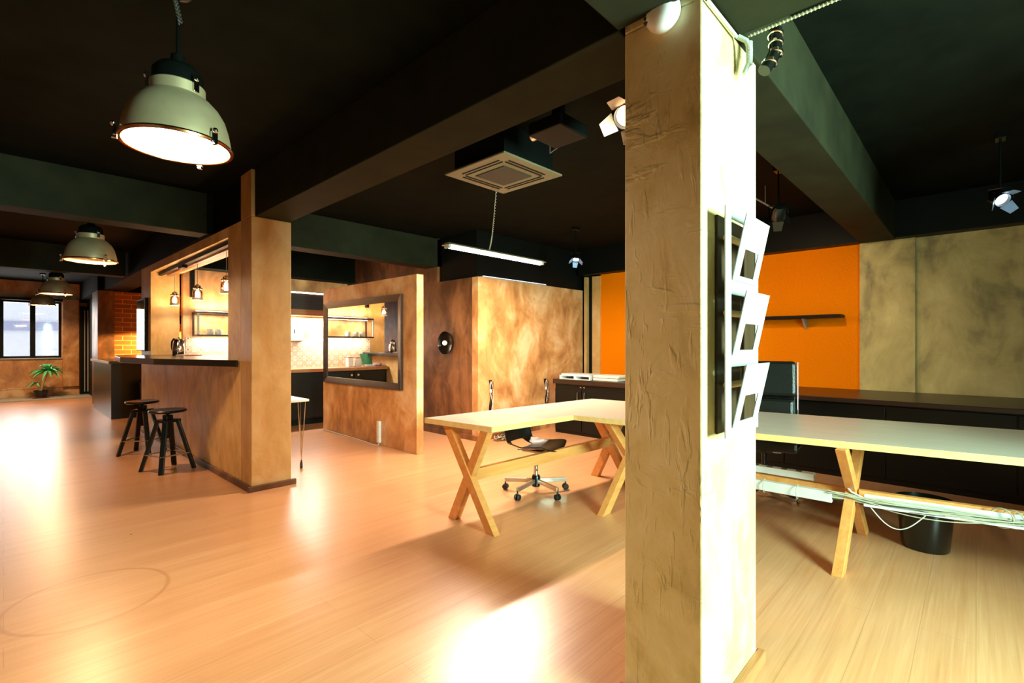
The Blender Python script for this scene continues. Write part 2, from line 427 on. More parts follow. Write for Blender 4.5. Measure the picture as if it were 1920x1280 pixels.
# kitchen back wall
struct(MB().box(1.84, 8.5, 0, 4.44, 8.62, CE).build('wall_kitchen', 'plaster'))
struct(MB().box(1.86, 8.2, BB - .02, 4.44, 8.5, CE).build('beam_kitchen', 'ceiling'))
# column and half wall with its opening (wall slightly skewed to the beams)
struct(MB().box(1.525, 4.67, 0, 1.875, 4.95, BB).box(1.525, 4.67, BB, 1.56, 4.95, CE).build('column', 'plaster_col', bevel=.006))
def skew(y): return 1.525 - .065 * (y - 4.95) / 4.3
def wseg(b, y0, y1, z0, z1, T=.35):
    a0, a1 = skew(y0), skew(y1)
    b.hexa([(a0, y0, z0), (a0 + T, y0, z0), (a1 + T, y1, z0), (a1, y1, z0), (a0, y0, z1), (a0 + T, y0, z1), (a1 + T, y1, z1), (a1, y1, z1)])
hw = MB(); wseg(hw, 4.95, 9.25, 0, 1.10); wseg(hw, 4.95, 5.30, 1.10, BB); wseg(hw, 8.62, 9.25, 1.10, BB); wseg(hw, 5.30, 8.62, 2.36, BB)
struct(hw.build('wall_bar', 'plaster_bar'))
bb = MB(); bb.box(1.49, 4.635, 0, 1.91, 4.67, .05)
a0, a1 = skew(4.67), skew(9.25)
bb.hexa([(a0 - .035, 4.635, 0), (a0, 4.635, 0), (a1, 9.25, 0), (a1 - .035, 9.25, 0), (a0 - .02, 4.65, .05), (a0, 4.65, .05), (a1, 9.25, .05), (a1 - .02, 9.25, .05)])
struct(bb.build('baseboard_bar', 'plaster_dark', bevel=.006))
# brick nook beyond the bar
struct(MB().box(1.37, 13.4, 0, 1.65, 14.3, BB).build('pillar_nook', 'plaster_dark'))
struct(MB().box(1.65, 13.5, 0, 4.2, 13.6, BB).build('wall_brick', 'brick'))
struct(MB().box(4.2, 8.62, 0, 4.3, 13.6, CE).build('wall_nook_side', 'plaster_dark'))
struct(MB().box(1.52, 14.3, 0, 1.6, 16.9, CE).build('wall_hall', 'black'))

# beams
def beam(x0, y0, x1, y1, name='beam', m='beam', z=BB): return struct(MB().box(x0, y0, z, x1, y1, CE).build(name, m, bevel=.006))
beam(1.56, .95, 1.86, 4.67, 'beam_hall')
beam(1.56, -2.0, 1.90, .64, 'beam_hall_near')
beam(1.90, .64, 6.72, .95, 'beam_cross_near')
beam(-1.65, .64, 1.56, .95, 'beam_cross_left')
beam(-1.65, 5.77, 1.46, 6.05, 'beam_cross_middle')
beam(1.87, 5.77, 7.1, 6.05, 'beam_cross_kitchen')
beam(-1.65, 10.35, 1.42, 10.62, 'beam_cross_far')
struct(MB().box(1.56, 4.95, BB, 1.87, 5.77, CE).box(1.46, 5.77, BB, 1.87, 13.4, CE).build('beam_over_bar', 'ceiling'))
struct(MB().box(1.37, 13.4, BB, 4.2, 16.9, CE).build('beam_nook', 'ceiling'))

# near pillar
struct(MB().box(1.594, .655, 0, 2.14, .945, BB).box(1.594, .655, BB, 1.90, .945, CE).build('pillar', 'pillar', bevel=.006))
struct(MB().box(1.58, .625, 0, 2.165, .655, .055).box(2.14, .655, 0, 2.165, .945, .055).box(1.575, .655, 0, 1.594, .96, .055).build('baseboard_pillar', 'counterwood', bevel=.004))

# free-standing partition that carries the mirror
struct(MB().box(3.40, 4.82, 0, 3.50, 7.27, 2.155).build('partition', 'plaster', bevel=.004))

# ================================================================== DESK
t = thing('desk', 'long pale L-shaped trestle desk with wooden X-shaped legs behind the near pillar', 'desk', (3.4, 2.4, 0))
top = [(2.34, 2.43), (3.19, 2.36), (3.35, 1.02), (3.54, -.17), (3.72, -1.4), (4.92, -1.3), (4.70, -.23), (4.46, 1.30), (4.30, 2.94), (2.27, 3.11)]
MB().prism(top, .701, .74).build('table_top', 'desktop', t)
n = len(top); e = MB()
for i in range(n):
    p, q = Vector((*top[i], 0)), Vector((*top[(i + 1) % n], 0)); d = (q - p).normalized(); nn = Vector((d.y, -d.x, 0)) * .003
    e.hexa([p + Vector((0, 0, .7)), q + Vector((0, 0, .7)), q + nn + Vector((0, 0, .7)), p + nn + Vector((0, 0, .7)),
            p + Vector((0, 0, .7395)), q + Vector((0, 0, .7395)), q + nn + Vector((0, 0, .7395)), p + nn + Vector((0, 0, .7395))])
e.build('edge_banding', 'edge', t)
def trestle(A, B, A2, B2, wd=.075, th=.055):
    A, B, A2, B2 = [Vector(v) for v in (A, B, A2, B2)]
    nrm = (B - A).cross(Vector((0, 0, 1))).normalized()
    off = nrm * (th * .04)
    MB().bar(A, B2, th, wd, nrm, True).build('leg', 'leg', t, .003)
    MB().bar(B, A2, th * .98, wd, nrm, True).build('leg', 'leg', t, .003)
trestle((2.36, 2.86, 0), (2.34, 2.42, 0), (2.36, 2.93, .70), (2.36, 2.50, .70))
trestle((4.10, 2.76, 0), (4.08, 2.36, 0), (4.10, 2.82, .70), (4.10, 2.42, .70))
trestle((3.20, 2.08, 0), (4.02, 2.12, 0), (3.30, 2.09, .70), (3.98, 2.12, .70))
trestle((3.30, .57, 0), (4.14, .57, 0), (3.40, .57, .70), (4.05, .57, .70))
trestle((3.70, -1.05, 0), (4.70, -1.0, 0), (3.82, -1.05, .70), (4.6, -1.0, .70))
MB().bar((2.38, 2.66, .36), (4.06, 2.58, .37), .045, .085, (0, 0, 0) if False else Vector((.2, 1, 0)), False).build('stretcher', 'leg', t, .003)
MB().bar((3.63, 2.06, .37), (3.74, .60, .36), .045, .07, Vector((1, 0, 0))).build('stretcher', 'leg', t, .003)
MB().bar((3.74, .54, .36), (3.98, -.98, .36), .045, .07, Vector((1, 0, 0))).build('stretcher', 'leg', t, .003)

# cable trunking and cables under the desk
t = thing('cable_trunking', 'white open cable trunking hung under the long desk behind the pillar', 'cable tray', (3.6, .6, .36))
MB().bar((3.58, 1.85, .345), (3.63, .66, .345), .045, .065, Vector((1, 0, 0))).build('closed_duct', 'white', t, .002)
MB().bar((3.64, .50, .335), (3.90, -.95, .335), .06, .012, Vector((1, 0, 0))).bar((3.67, .50, .36), (3.93, -.95, .36), .006, .06, Vector((1, 0, 0))).build('open_duct', 'white', t, .001)
for yy in (1.3, 1.05, .85):
    tie = [(3.605 + .035 * math.cos(a), yy, .345 + .045 * math.sin(a)) for a in [k * PI / 8 for k in range(17)]]
    MB().tube(tie, .0025, 6).build('cable_tie', 'cable', t)
t2 = thing('power_strip', 'long white power strip lying along the desk stretcher behind the trunking', 'power strip', (3.74, 1.3, .42))
MB().bar((3.69, 1.75, .43), (3.735, .78, .43), .06, .045, Vector((1, 0, 0))).build('body', 'white', t2, .003)
for k in range(10):
    y = 1.68 - k * .09
    MB().cbox((3.69 + (1.75 - y) * .046, y, .4545), (.034, .034, .005)).build('socket', 'cabled', t2, .002)
t = thing('cable_bundle', 'messy bundle of pale cables spilling along the trunking under the right desk', 'cables', (3.66, .3, .36))
for k in range(14):
    pts = []; ph = random.random() * 6; amp = random.uniform(.008, .024); y0 = .68; y1 = -.75
    for i in range(40):
        s = i / 39; y = y0 + (y1 - y0) * s; x = 3.625 + (.68 - y) * .165
        sag = .0 if k < 10 else -.05 * math.sin(PI * min(1, s * (1.3 + .2 * (k - 10))))
        pts.append((x - .02 + amp * math.sin(9 * s + ph), y, .350 + amp * math.cos(7 * s + ph * 1.7) + sag + .002 * k))
    MB().tube(pts, random.choice((.003, .0035, .0045)), 6).build('cable', 'cable' if k % 5 else 'cabled', t, smooth=True)
for k in range(5):
    c = Vector((3.76 + .012 * k, -.10 - .045 * k, .365)); r = .045 - .004 * k; ax = random.uniform(-.5, .5)
    pts = [c + Vector((r * .5 * math.cos(a + ax), r * math.cos(a), r * 1.2 * math.sin(a))) for a in [j * 2 * PI / 20 for j in range(19)]]
    MB().tube(pts, .0035, 6).build('cable_loop', 'cable', t, smooth=True)
pts = [(3.63, .47 - .26 * s, .335 - .11 * math.sin(PI * s)) for s in [k / 14 for k in range(15)]]
MB().tube(pts, .003, 6).build('cable', 'white', t, smooth=True)
MB().tube([(3.74, -.25, .33), (3.73, -.34, .25), (3.74, -.48, .12), (3.8, -.62, .01), (3.9, -.8, .006)], .003, 6).build('cable', 'white', t, smooth=True)
MB().tube([(3.66, .60, .43), (3.65, .56, .39), (3.645, .50, .37)], .006, 8).build('plug_lead', 'white', t, smooth=True)

# waste bin
t = thing('waste_bin', 'glossy black round waste bin on the floor under the desk', 'bin', (4.12, .24, 0), world=False)
MB().lathe([(0, 0), (.118, 0), (.122, .005), (.148, .30), (.152, .30), (.152, .31), (.144, .31), (.118, .012), (0, .012)], n=48, caps=False).build('bin_body', 'gloss', t, smooth=True)
MB().lathe([(.150, .296), (.156, .298), (.156, .312), (.150, .314)], n=48, caps=False).build('rim', 'gloss', t, smooth=True)

# ================================================================== CHAIRS
def star_base(t, r, mat_arm, hub_z=.10, n=5, rot=0., caster='rubber', wd=.028, ht=.026, arm_h=.045):
    MB().lathe([(0, hub_z - .05), (.036, hub_z - .05), (.038, hub_z + .035), (.03, hub_z + .05), (0, hub_z + .05)], n=24, caps=False).build('hub', 'gloss', t, smooth=True)
    for k in range(n):
        a = rot + 2 * PI * k / n; dx, dy = math.cos(a), math.sin(a)
        MB().bar((dx * .03, dy * .03, hub_z), (dx * r, dy * r, hub_z - .015), wd, arm_h * .8).build('base_arm', mat_arm, t, .003)
        cs = MB(); sx, sy = -dy, dx
        cs.tube([(dx * r * .985, dy * r * .985, hub_z - .02), (dx * r * .985, dy * r * .985, .05)], .007, 10)
        for sgn in (-1, 1):
            mx = Vector((0, 0, 1)).rotation_difference(Vector((sx, sy, 0))).to_matrix()
            cs.lathe([(0, -.009), (.022, -.009), (.026, -.005), (.026, .005), (.022, .009), (0, .009)], (dx * r * .985 + sx * .014 * sgn, dy * r * .985 + sy * .014 * sgn, .027), 20, mx, False)
        cs.build('caster', caster, t, smooth=True)

# moulded shell chair on castors
t = thing('swivel_shell_chair', 'black moulded shell swivel chair on a metal star base under the desk', 'chair', (3.27, 2.83, 0), world=False, rz=math.radians(-80))
prof = [(-.27, .70, .150), (-.262, .63, .175), (-.25, .56, .19), (-.235, .49, .195), (-.215, .44, .19), (-.17, .405, .185), (-.11, .395, .19), (-.03, .40, .20), (.06, .41, .205), (.14, .425, .205), (.20, .425, .195), (.235, .405, .17)]
bm = bmesh.new(); G = []; NU = 12
for i, (x, z, w) in enumerate(prof):
    row = []
    for j in range(NU + 1):
        s = -1 + 2 * j / NU
        curl = abs(s) ** 2.6
        if i <= 4: px_, pz_ = x + .055 * curl, z
        elif i <= 6: px_, pz_ = x + .04 * curl, z + .045 * curl
        else: px_, pz_ = x, z + .03 * curl - .012 * (1 - s * s)
        if i == 0: pz_ = z - .03 * s * s
        if i == len(prof) - 1: px_ -= .03 * s * s
        row.append(bm.verts.new((px_, s * w * 1.1, pz_)))
    G.append(row)
for i in range(len(prof) - 1):
    for j in range(NU):
        if i in (4, 5) and 3 <= j <= 8: continue
        bm.faces.new((G[i][j], G[i + 1][j], G[i + 1][j + 1], G[i][j + 1]))
b = MB(); b.bm = bm
b.build('seat_shell', 'shell', t, smooth=True, solid=.010, sub=2)
MB().cbox((0, 0, .375), (.2, .16, .018)).tube([(-.13, -.1, .385), (0, 0, .365), (.13, .1, .385)], .009, 8).tube([(-.13, .1, .385), (0, 0, .365), (.13, -.1, .385)], .009, 8).build('seat_mount', 'steel', t, .002)
MB().lathe([(0, .13), (.019, .13), (.019, .26), (.014, .262), (.014, .37), (0, .37)], n=24, caps=False).build('gas_column', 'steel', t, smooth=True)
MB().tube([(.02, -.03, .20), (.045, -.05, .23), (.04, -.05, .27)], .006, 8).build('height_lever', 'steel', t, smooth=True)
star_base(t, .29, 'steel', .105, 5, math.radians(124), 'rubber', .024)

# executive chair
t = thing('executive_chair', 'black leather high-back office chair with castors behind the desk', 'chair', (4.74, 1.36, 0), world=False, rz=math.radians(195))
def pad(name, c, d, tilt, m='leather', bv=.03):
    mx = Matrix.Rotation(tilt, 3, 'Y'); return MB().cbox(c, d, mx=mx).build(name, m, t, bv)
pad('seat', (.02, 0, .475), (.50, .50, .10), math.radians(-3))
pad('lower_back_pad', (-.255, 0, .69), (.09, .47, .27), math.radians(-6))
pad('upper_back_pad', (-.295, 0, 1.00), (.10, .50, .32), math.radians(-8))
MB().cbox((-.345, 0, .82), (.02, .49, .66), mx=Matrix.Rotation(math.radians(-7), 3, 'Y')).build('back_shell', 'gloss', t, .008)
for sgn in (-1, 1):
    MB().tube([(-.30, sgn * .262, .52), (-.318, sgn * .262, .8), (-.345, sgn * .262, 1.15)], .008, 10).build('side_rail', 'chrome', t, smooth=True)
    MB().tube([(-.24, sgn * .275, .66), (.0, sgn * .285, .665), (.12, sgn * .285, .655), (.18, sgn * .28, .60), (.15, sgn * .27, .50), (.06, sgn * .25, .45)], .014, 10).build('armrest', 'gloss', t, smooth=True)
MB().cbox((0, 0, .41), (.24, .2, .03)).build('tilt_mechanism', 'gloss', t, .004)
MB().cbox((.21, .1, .435), (.006, .06, .025)).build('tag', 'cable', t)
MB().lathe([(0, .1), (.028, .1), (.028, .25), (.02, .25), (.02, .40), (0, .40)], n=20, caps=False).build('gas_column', 'gloss', t, smooth=True)
star_base(t, .31, 'gloss', .10, 5, math.radians(50), 'chrome', .035)
t.location = (4.55, 1.33, 0)

# ================================================================== RIGHT SIDE FURNITURE
t = thing('storage_bench', 'long low black storage bench with a dark wood top along the right wall', 'bench', (6.2, .8, 0))
MB().box(5.74, -1.97, .0, 6.86, 3.20, .745).build('carcass', 'blackwood', t)
MB().box(5.66, -1.98, .745, 6.855, 3.22, .79).build('worktop', 'darkwood', t, .006)
for k in range(6):
    y0 = -1.96 + k * .858
    MB().box(5.72, y0 + .006, .06, 5.74, y0 + .852, .73).build('door', 'blackwood', t, .003)
t = thing('storage_cabinet', 'black two-door cabinet with thin metal handles beside the plaster wall', 'cabinet', (5.95, 3.9, 0))
MB().box(5.74, 3.24, 0, 6.25, 4.58, .73).build('carcass', 'blackwood', t)
MB().box(5.70, 3.22, .73, 6.27, 4.60, .80).build('cabinet_top', 'darkwood', t, .005)
for y0, y1, hy in ((3.25, 4.085, 4.03), (4.095, 4.57, 4.15)):
    dd = MB().box(5.72, y0, .05, 5.74, y1, .66).build('door', 'blackwood', t, .003)
    h_ = MB().tube([(5.72, hy, .50), (5.70, hy, .51), (5.697, hy, .56), (5.70, hy, .62), (5.72, hy, .63)], .006, 8).build('handle', 'chrome', t, smooth=True); h_.parent = dd
MB().lathe([(0, 0), (.01, 0), (.014, .008), (.008, .02), (0, .02)], (5.70, 4.08, .70), 14, Matrix.Rotation(-PI / 2, 3, 'Y'), False).build('lock', 'chrome', t, smooth=True)
MB().lathe([(0, 0), (.01, 0), (.014, .008), (.008, .02), (0, .02)], (5.70, 4.02, .70), 14, Matrix.Rotation(-PI / 2, 3, 'Y'), False).build('lock', 'chrome', t, smooth=True)

# letter trays
t = thing('letter_tray', 'flat cream letter tray with two open slots on the black cabinet', 'tray', (5.9, 4.3, .80))
b = MB(); b.box(5.76, 3.98, .80, 6.1, 4.52, .806).box(5.76, 3.98, .848, 6.1, 4.52, .856).box(6.09, 3.98, .806, 6.1, 4.52, .848)
for y in (3.98, 4.245, 4.51): b.box(5.76, y, .806, 6.09, y + .01, .848)
b.build('tray_shell', 'plastic', t, .001)
MB().box(5.78, 4.0, .856, 6.08, 4.5, .880).build('paper_ream', 'white', t, .002)
for k, (z, y0, y1) in enumerate(((.80, 3.55, 3.95), (.842, 3.53, 3.95))):
    tag(MB().box(5.80, y0, z, 6.12, y1, z + .036).build('document_box', 'paper', bevel=.012),
        ['lower flat cream document box beside the letter tray on the black cabinet', 'upper flat cream document box stacked beside the letter tray on the black cabinet'][k], 'box')

# wall shelf
t = thing('wall_shelf', 'thin black floating shelf on the orange wall', 'shelf', (6.8, 1.7, 1.62))
MB().box(6.66, 1.13, 1.63, 6.9, 2.75, 1.665).build('shelf_board', 'black', t, .003)
for y in (1.52, 2.45): MB().hexa([(6.885, y, 1.50), (6.9, y, 1.50), (6.9, y + .02, 1.50), (6.885, y + .02, 1.50), (6.72, y, 1.628), (6.9, y, 1.628), (6.9, y + .02, 1.628), (6.72, y + .02, 1.628)]).build('shelf_bracket', 'whitemetal', t)

# magazine rack on the pillar
t = thing('magazine_rack', 'white metal magazine rack with three tilted pockets on the near pillar', 'rack', (1.80, .60, 1.0))
x0, x1, yy = 1.64, 1.97, .600
zt = [1.81, 1.53, 1.25, .965]
MB().box(1.70, .645, 1.0, 2.10, .654, 1.76).build('rack_back', 'pocketwood', t, .003)  # wood back; its left strip also stands in for the plate's shadow
for zz in (1.68, 1.42, 1.17): MB().tube([(1.72, .622, zz), (1.93, .622, zz)], .012, 10).build('spacer_rod', 'edge', t, smooth=True)
p = MB(); th = .004
p.box(x0, yy - th, 1.0, x0 + .055, yy, 1.77).box(x1 - .03, yy - th, 1.0, x1, yy, 1.77)
for za, zb in ((1.735, 1.77), (1.48, 1.535), (1.235, 1.28), (1.0, 1.035)): p.box(x0 + .055, yy - th, za, x1 - .03, yy, zb)
p.build('front_plate', 'whitemetal', t, .001)
for k, zb in enumerate((1.53, 1.275, 1.03)):
    L_, ty, tx = .215, -.045, .0
    def Q(u, v):   # u along x 0..1, v up the flap 0..1
        return Vector((x0 + .055 + (x1 - x0 - .085) * u, yy - th - .001 + ty * v, zb + L_ * v))
    f = MB()
    def quad(u0, v0, u1, v1):
        nn = Vector((0, -.003, -.001))
        A = [Q(u0, v0), Q(u1, v0), Q(u1, v1), Q(u0, v1)]
        f.hexa(A + [a + nn for a in A])
    quad(0, 0, 1, .08); quad(0, .50, 1, 1); quad(0, .08, .22, .50); quad(.78, .08, 1, .50)
    f.build('pocket_flap', 'whitemetal', t)

# smoke detector at the pillar's top
t = thing('siren', 'round white alarm sounder at the top of the near pillar', 'alarm', (1.59, .78, 2.46))
mx = Matrix.Rotation(-PI / 2, 3, 'Y')
MB().lathe([(0, 0), (.058, 0), (.062, .012), (.060, .03), (.045, .048), (.02, .055), (0, .056)], (1.594, .785, 2.455), 40, mx, False).build('housing', 'plastic', t, smooth=True)
for k in range(3): MB().cbox((1.557, .832 + .0 * k, 2.435 + k * .016), (.014, .022, .006)).build('vent', 'cabled', t)
light_dummy = None

# plumbing and cables at the top of the pillar
t = thing('cable_conduit', 'white conduit running along the top edge of the near pillar', 'conduit', (1.9, .635, 2.45))
MB().tube([(1.60, .642, 2.448), (1.87, .638, 2.444)], .006, 10).build('tube', 'whitemetal', t, smooth=True)
pts = [(1.87, .635, 2.445), (1.885, .61, 2.425), (1.895, .60, 2.39), (1.895, .605, 2.35), (1.89, .62, 2.31)]
MB().tube(pts, .009, 10).build('elbow', 'whitemetal', t, smooth=True)
c_ = MB()
for s in range(16):
    a = s / 15; c_.lathe([(.009, -.0022), (.012, 0), (.009, .0022)], (1.892 + .002 * a, .603 + .0 * a, 2.42 - .08 * a), 12, None, False)
c_.build('corrugated_ring', 'whitemetal', t)
t = thing('pipe_joint', 'black pipe joint wrapped with silver tape hanging beside the pillar', 'pipe', (1.93, .55, 2.3))
MB().tube([(1.945, .53, 2.46), (1.95, .53, 2.42), (1.945, .53, 2.38), (1.925, .54, 2.34), (1.90, .555, 2.30)], .022, 16).build('pipe', 'gloss', t, smooth=True)
for (x, y, z, r) in ((1.946, .53, 2.44, .026), (1.95, .53, 2.41, .025), (1.943, .53, 2.37, .026), (1.92, .543, 2.33, .026)):
    MB().lathe([(r - .004, -.008), (r, -.006), (r, .006), (r - .004, .008)], (x, y, z), 20, Matrix.Rotation(.3, 3, 'Y'), False).build('tape_band', 'chrome', t, smooth=True)

t = thing('ribbed_conduit', 'pale ribbed conduit along the edge of the near ceiling beam', 'conduit', (1.91, .3, 2.45))
c_ = MB()
for s in range(60): c_.lathe([(.005, -.004), (.007, 0), (.005, .004)], (1.905, .60 - s * .012, 2.452), 8, Matrix.Rotation(PI / 2, 3, 'X'), False)
c_.tube([(1.905, .61, 2.452), (1.905, -.12, 2.452)], .005, 8).build('tube', 'cable', t)
del t['_w']

# ================================================================== PENDANT LAMPS
def make_pendant(on):
    t = thing('pendant_lamp', 'x', 'lamp', (0, 0, 0), 'industrial dome pendants in the hall', world=False)
    # z = 0 is the rim
    R_ = .205
    prof = [(R_, 0), (R_, .012), (R_ * .985, .04), (R_ * .95, .08), (R_ * .88, .13), (R_ * .77, .17), (R_ * .62, .203), (R_ * .50, .22)]
    MB().lathe(prof + [(R_ * .48, .217)] + [(r - .006, z - .002) for r, z in prof[::-1][1:]], n=64, caps=False).build('dome', 'alu', t, smooth=True)
    MB().lathe([(R_ * .50 - .008, .208), (R_ * .60, .194), (R_ * .75, .160), (R_ * .86, .120), (R_ * .93, .076), (R_ * .955, .03)], n=64, caps=False).build('reflector', 'inner', t, smooth=True)
    MB().lathe([(R_ + .007, -.004), (R_ + .009, .004), (R_ + .004, .012), (R_ - .006, .008), (R_ - .004, -.003)], n=64, caps=False).build('rim_ring', 'copper', t, smooth=True)
    MB().lathe([(.098, .215), (.104, .219), (.104, .262), (.098, .267), (.08, .267)], n=48, caps=False).build('neck_band', 'alu', t, smooth=True)
    MB().lathe([(0, .267), (.096, .267), (.094, .32), (.075, .345), (.03, .36), (.026, .40), (0, .40)], n=40, caps=False).build('gear_housing', 'gloss', t, smooth=True)
    for k in range(3):
        a = 2 * PI * k / 3 + .95; c, s = math.cos(a), math.sin(a); mxx = Matrix.Rotation(a, 3, 'Z')
        b = MB(); b.cbox(((R_ + .010) * c, (R_ + .010) * s, .012), (.014, .026, .044), mx=mxx); b.cbox(((R_ + .012) * c, (R_ + .012) * s, -.012), (.02, .016, .018), mx=mxx); b.ball(((R_ + .016) * c, (R_ + .016) * s, .04), .012, u=10, v=8)
        b.build('rim_clip', 'chrome', t, .002)
        b = MB(); b.cbox((.109 * c, .109 * s, .257), (.012, .024, .07), mx=mxx); b.ball((.113 * c, .113 * s, .277), .011, u=10, v=8); b.build('neck_clip', 'chrome', t, .002)
    if on: MB().lathe([(0, -.002), (R_ - .014, .0), (R_ - .014, .012), (0, .012)], n=64, caps=False).build('glass_cover', 'lens', t, smooth=True)
    else: MB().ball((0, 0, .13), .045, (1, 1, 1.5)).build('bulb', 'cup', t, smooth=True)
    MB().tube([(0, 0, .40), (0, 0, .70)], .007, 8).build('suspension_rod', 'gloss', t)
    MB().lathe([(0, .665), (.05, .67), (.055, .685), (.055, .70), (0, .70)], n=24, caps=False).build('ceiling_rose', 'gloss', t, smooth=True)
    return t
p0 = make_pendant(True); p0.location = (.53, 2.54, 2.18); p0['label'] = 'nearest industrial dome pendant, lit bright white, hanging from the dark ceiling'
light('pendant_light', 'AREA', (.53, 2.54, 2.165), 30, (1, .76, .50), (0, 0, 0), .42, .42, 'DISK')
p1 = make_pendant(False); p1.location = (.60, 6.36, 2.14); p1['label'] = 'second dome pendant down the hall, dimly orange inside, beyond the cross beam'
copy_tree(p1, (.60, 10.95, 2.145), label='third dome pendant down the hall, beyond the far cross beam')
copy_tree(p1, (.60, 14.9, 2.18), label='farthest dome pendant, hanging by the top of the far window')
light('hall_pendant_light', 'AREA', (.60, 6.36, 2.17), 26, WARM, (0, 0, 0), .2, .2, 'DISK')
light('hall_pendant_light', 'AREA', (.60, 10.95, 2.18), 22, WARM, (0, 0, 0), .2, .2, 'DISK')
light('hall_pendant_light', 'AREA', (.60, 14.9, 2.21), 45, WARM, (0, 0, 0), .2, .2, 'DISK')
t = thing('coiled_lead', 'dark coiled lead looping along the ceiling to the nearest dome pendant', 'cable', (.4, 2.3, 2.8))
pts = []
for i in range(240):
    s = i / 239; b_ = Vector((.36 + .14 * s - .12 * (1 - s), 1.75 + .60 * s, 2.86 - .24 * s * s - .05 * math.sin(PI * s)))
    pts.append(b_ + Vector((.008 * math.cos(i * 1.2), 0, .008 * math.sin(i * 1.2))))
MB().tube(pts, .003, 5).build('lead', 'cabled', t)

# tube luminaire over the desk
t = thing('linear_pendant', 'slim lit fluorescent linear pendant hanging on two wires over the desk', 'lamp', (3.86, 3.9, 2.34))
MB().hexa([(3.12, 3.875, 2.352), (4.61, 3.875, 2.352), (4.61, 3.925, 2.352), (3.12, 3.925, 2.352), (3.10, 3.83, 2.325), (4.63, 3.83, 2.325), (4.63, 3.97, 2.325), (3.10, 3.97, 2.325)]).build('housing', 'alu', t, .002)
MB().tube([(3.15, 3.9, 2.312), (4.58, 3.9, 2.312)], .02, 14).build('fluorescent_tube', 'lensw', t, smooth=True)
for x in (3.28, 4.47): MB().tube([(x, 3.9, 2.352), (x, 3.9, CE)], .0018, 6).build('suspension_wire', 'chrome', t)
for x in (3.13, 4.60): MB().cbox((x, 3.9, 2.315), (.03, .08, .04)).build('end_cap', 'whitemetal', t, .004)
light('tube_light', 'AREA', (3.86, 3.9, 2.285), 125, TUBE, (0, 0, 0), 1.45, .05)
t = thing('coiled_lead', 'coiled lead running from the air conditioner down to the fluorescent pendant', 'cable', (3.4, 3.5, 2.5))
pts = []
for i in range(200):
    s = i / 199; b_ = Vector((2.9 + .80 * s, 2.95 + .93 * s, 2.66 - .30 * s + .0 * s)) + Vector((0, 0, -.10 * math.sin(PI * s)))
    pts.append(b_ + Vector((.007 * math.cos(i * 1.1), 0, .007 * math.sin(i * 1.1))))
MB().tube(pts, .0025, 5).build('lead', 'cable', t)

# air conditioner cassette
t = thing('air_conditioner', 'square ceiling air conditioner cassette with four slots and a dark body', 'air conditioner', (2.70, 2.66, 2.62))
cx, cy = 2.70, 2.67
MB().box(cx - .27, cy - .27, 2.645, cx + .27, cy + .27, CE).build('body', 'black', t)
g = MB(); a, c2 = .325, .15
g.hexa([(cx - a, cy - a, 2.63), (cx + a, cy - a, 2.63), (cx + a, cy + a, 2.63), (cx - a, cy + a, 2.63), (cx - a, cy - a, 2.645), (cx + a, cy - a, 2.645), (cx + a, cy + a, 2.645), (cx - a, cy + a, 2.645)])
g.build('face_panel', mat('painted_olive_panel', (.19, .16, .09), .5), t, .004)
MB().box(cx - .155, cy - .155, 2.622, cx + .155, cy + .155, 2.630).build('intake_grille', mat('dark_grille', (.03, .026, .016), .6), t, .003)
for k in range(4):
    m_ = Matrix.Rotation(k * PI / 2, 3, 'Z')
    for dd_ in (.215, .25): MB().cbox(Vector((cx, cy, 2.628)) + m_ @ Vector((dd_, 0, 0)), (.010, .40, .006), mx=m_).build('air_slot', 'black', t)

# dark projector bracket near the air conditioner
t = thing('ceiling_projector', 'dark projector on a ceiling bracket beside the air conditioner', 'projector', (2.45, 1.95, 2.6))
MB().box(2.28, 1.78, 2.62, 2.56, 2.04, 2.70).build('body', 'black', t, .01)
MB().lathe([(0, 0), (.035, 0), (.038, .03), (.02, .035), (0, .03)], (2.36, 2.04, 2.66), 20, Matrix.Rotation(-PI / 2, 3, 'X'), False).build('lens', 'glowb' if False else 'chrome', t, smooth=True)
MB().box(2.42, 1.90, 2.70, 2.48, 1.96, CE).build('bracket', 'black', t)
MB().tube([(2.55, 2.08, 2.66), (2.62, 2.14, 2.64), (2.68, 2.08, 2.70), (2.62, 2.0, 2.82), (2.50, 1.95, 2.87)], .006, 8).build('cable', 'cabled', t, smooth=True)

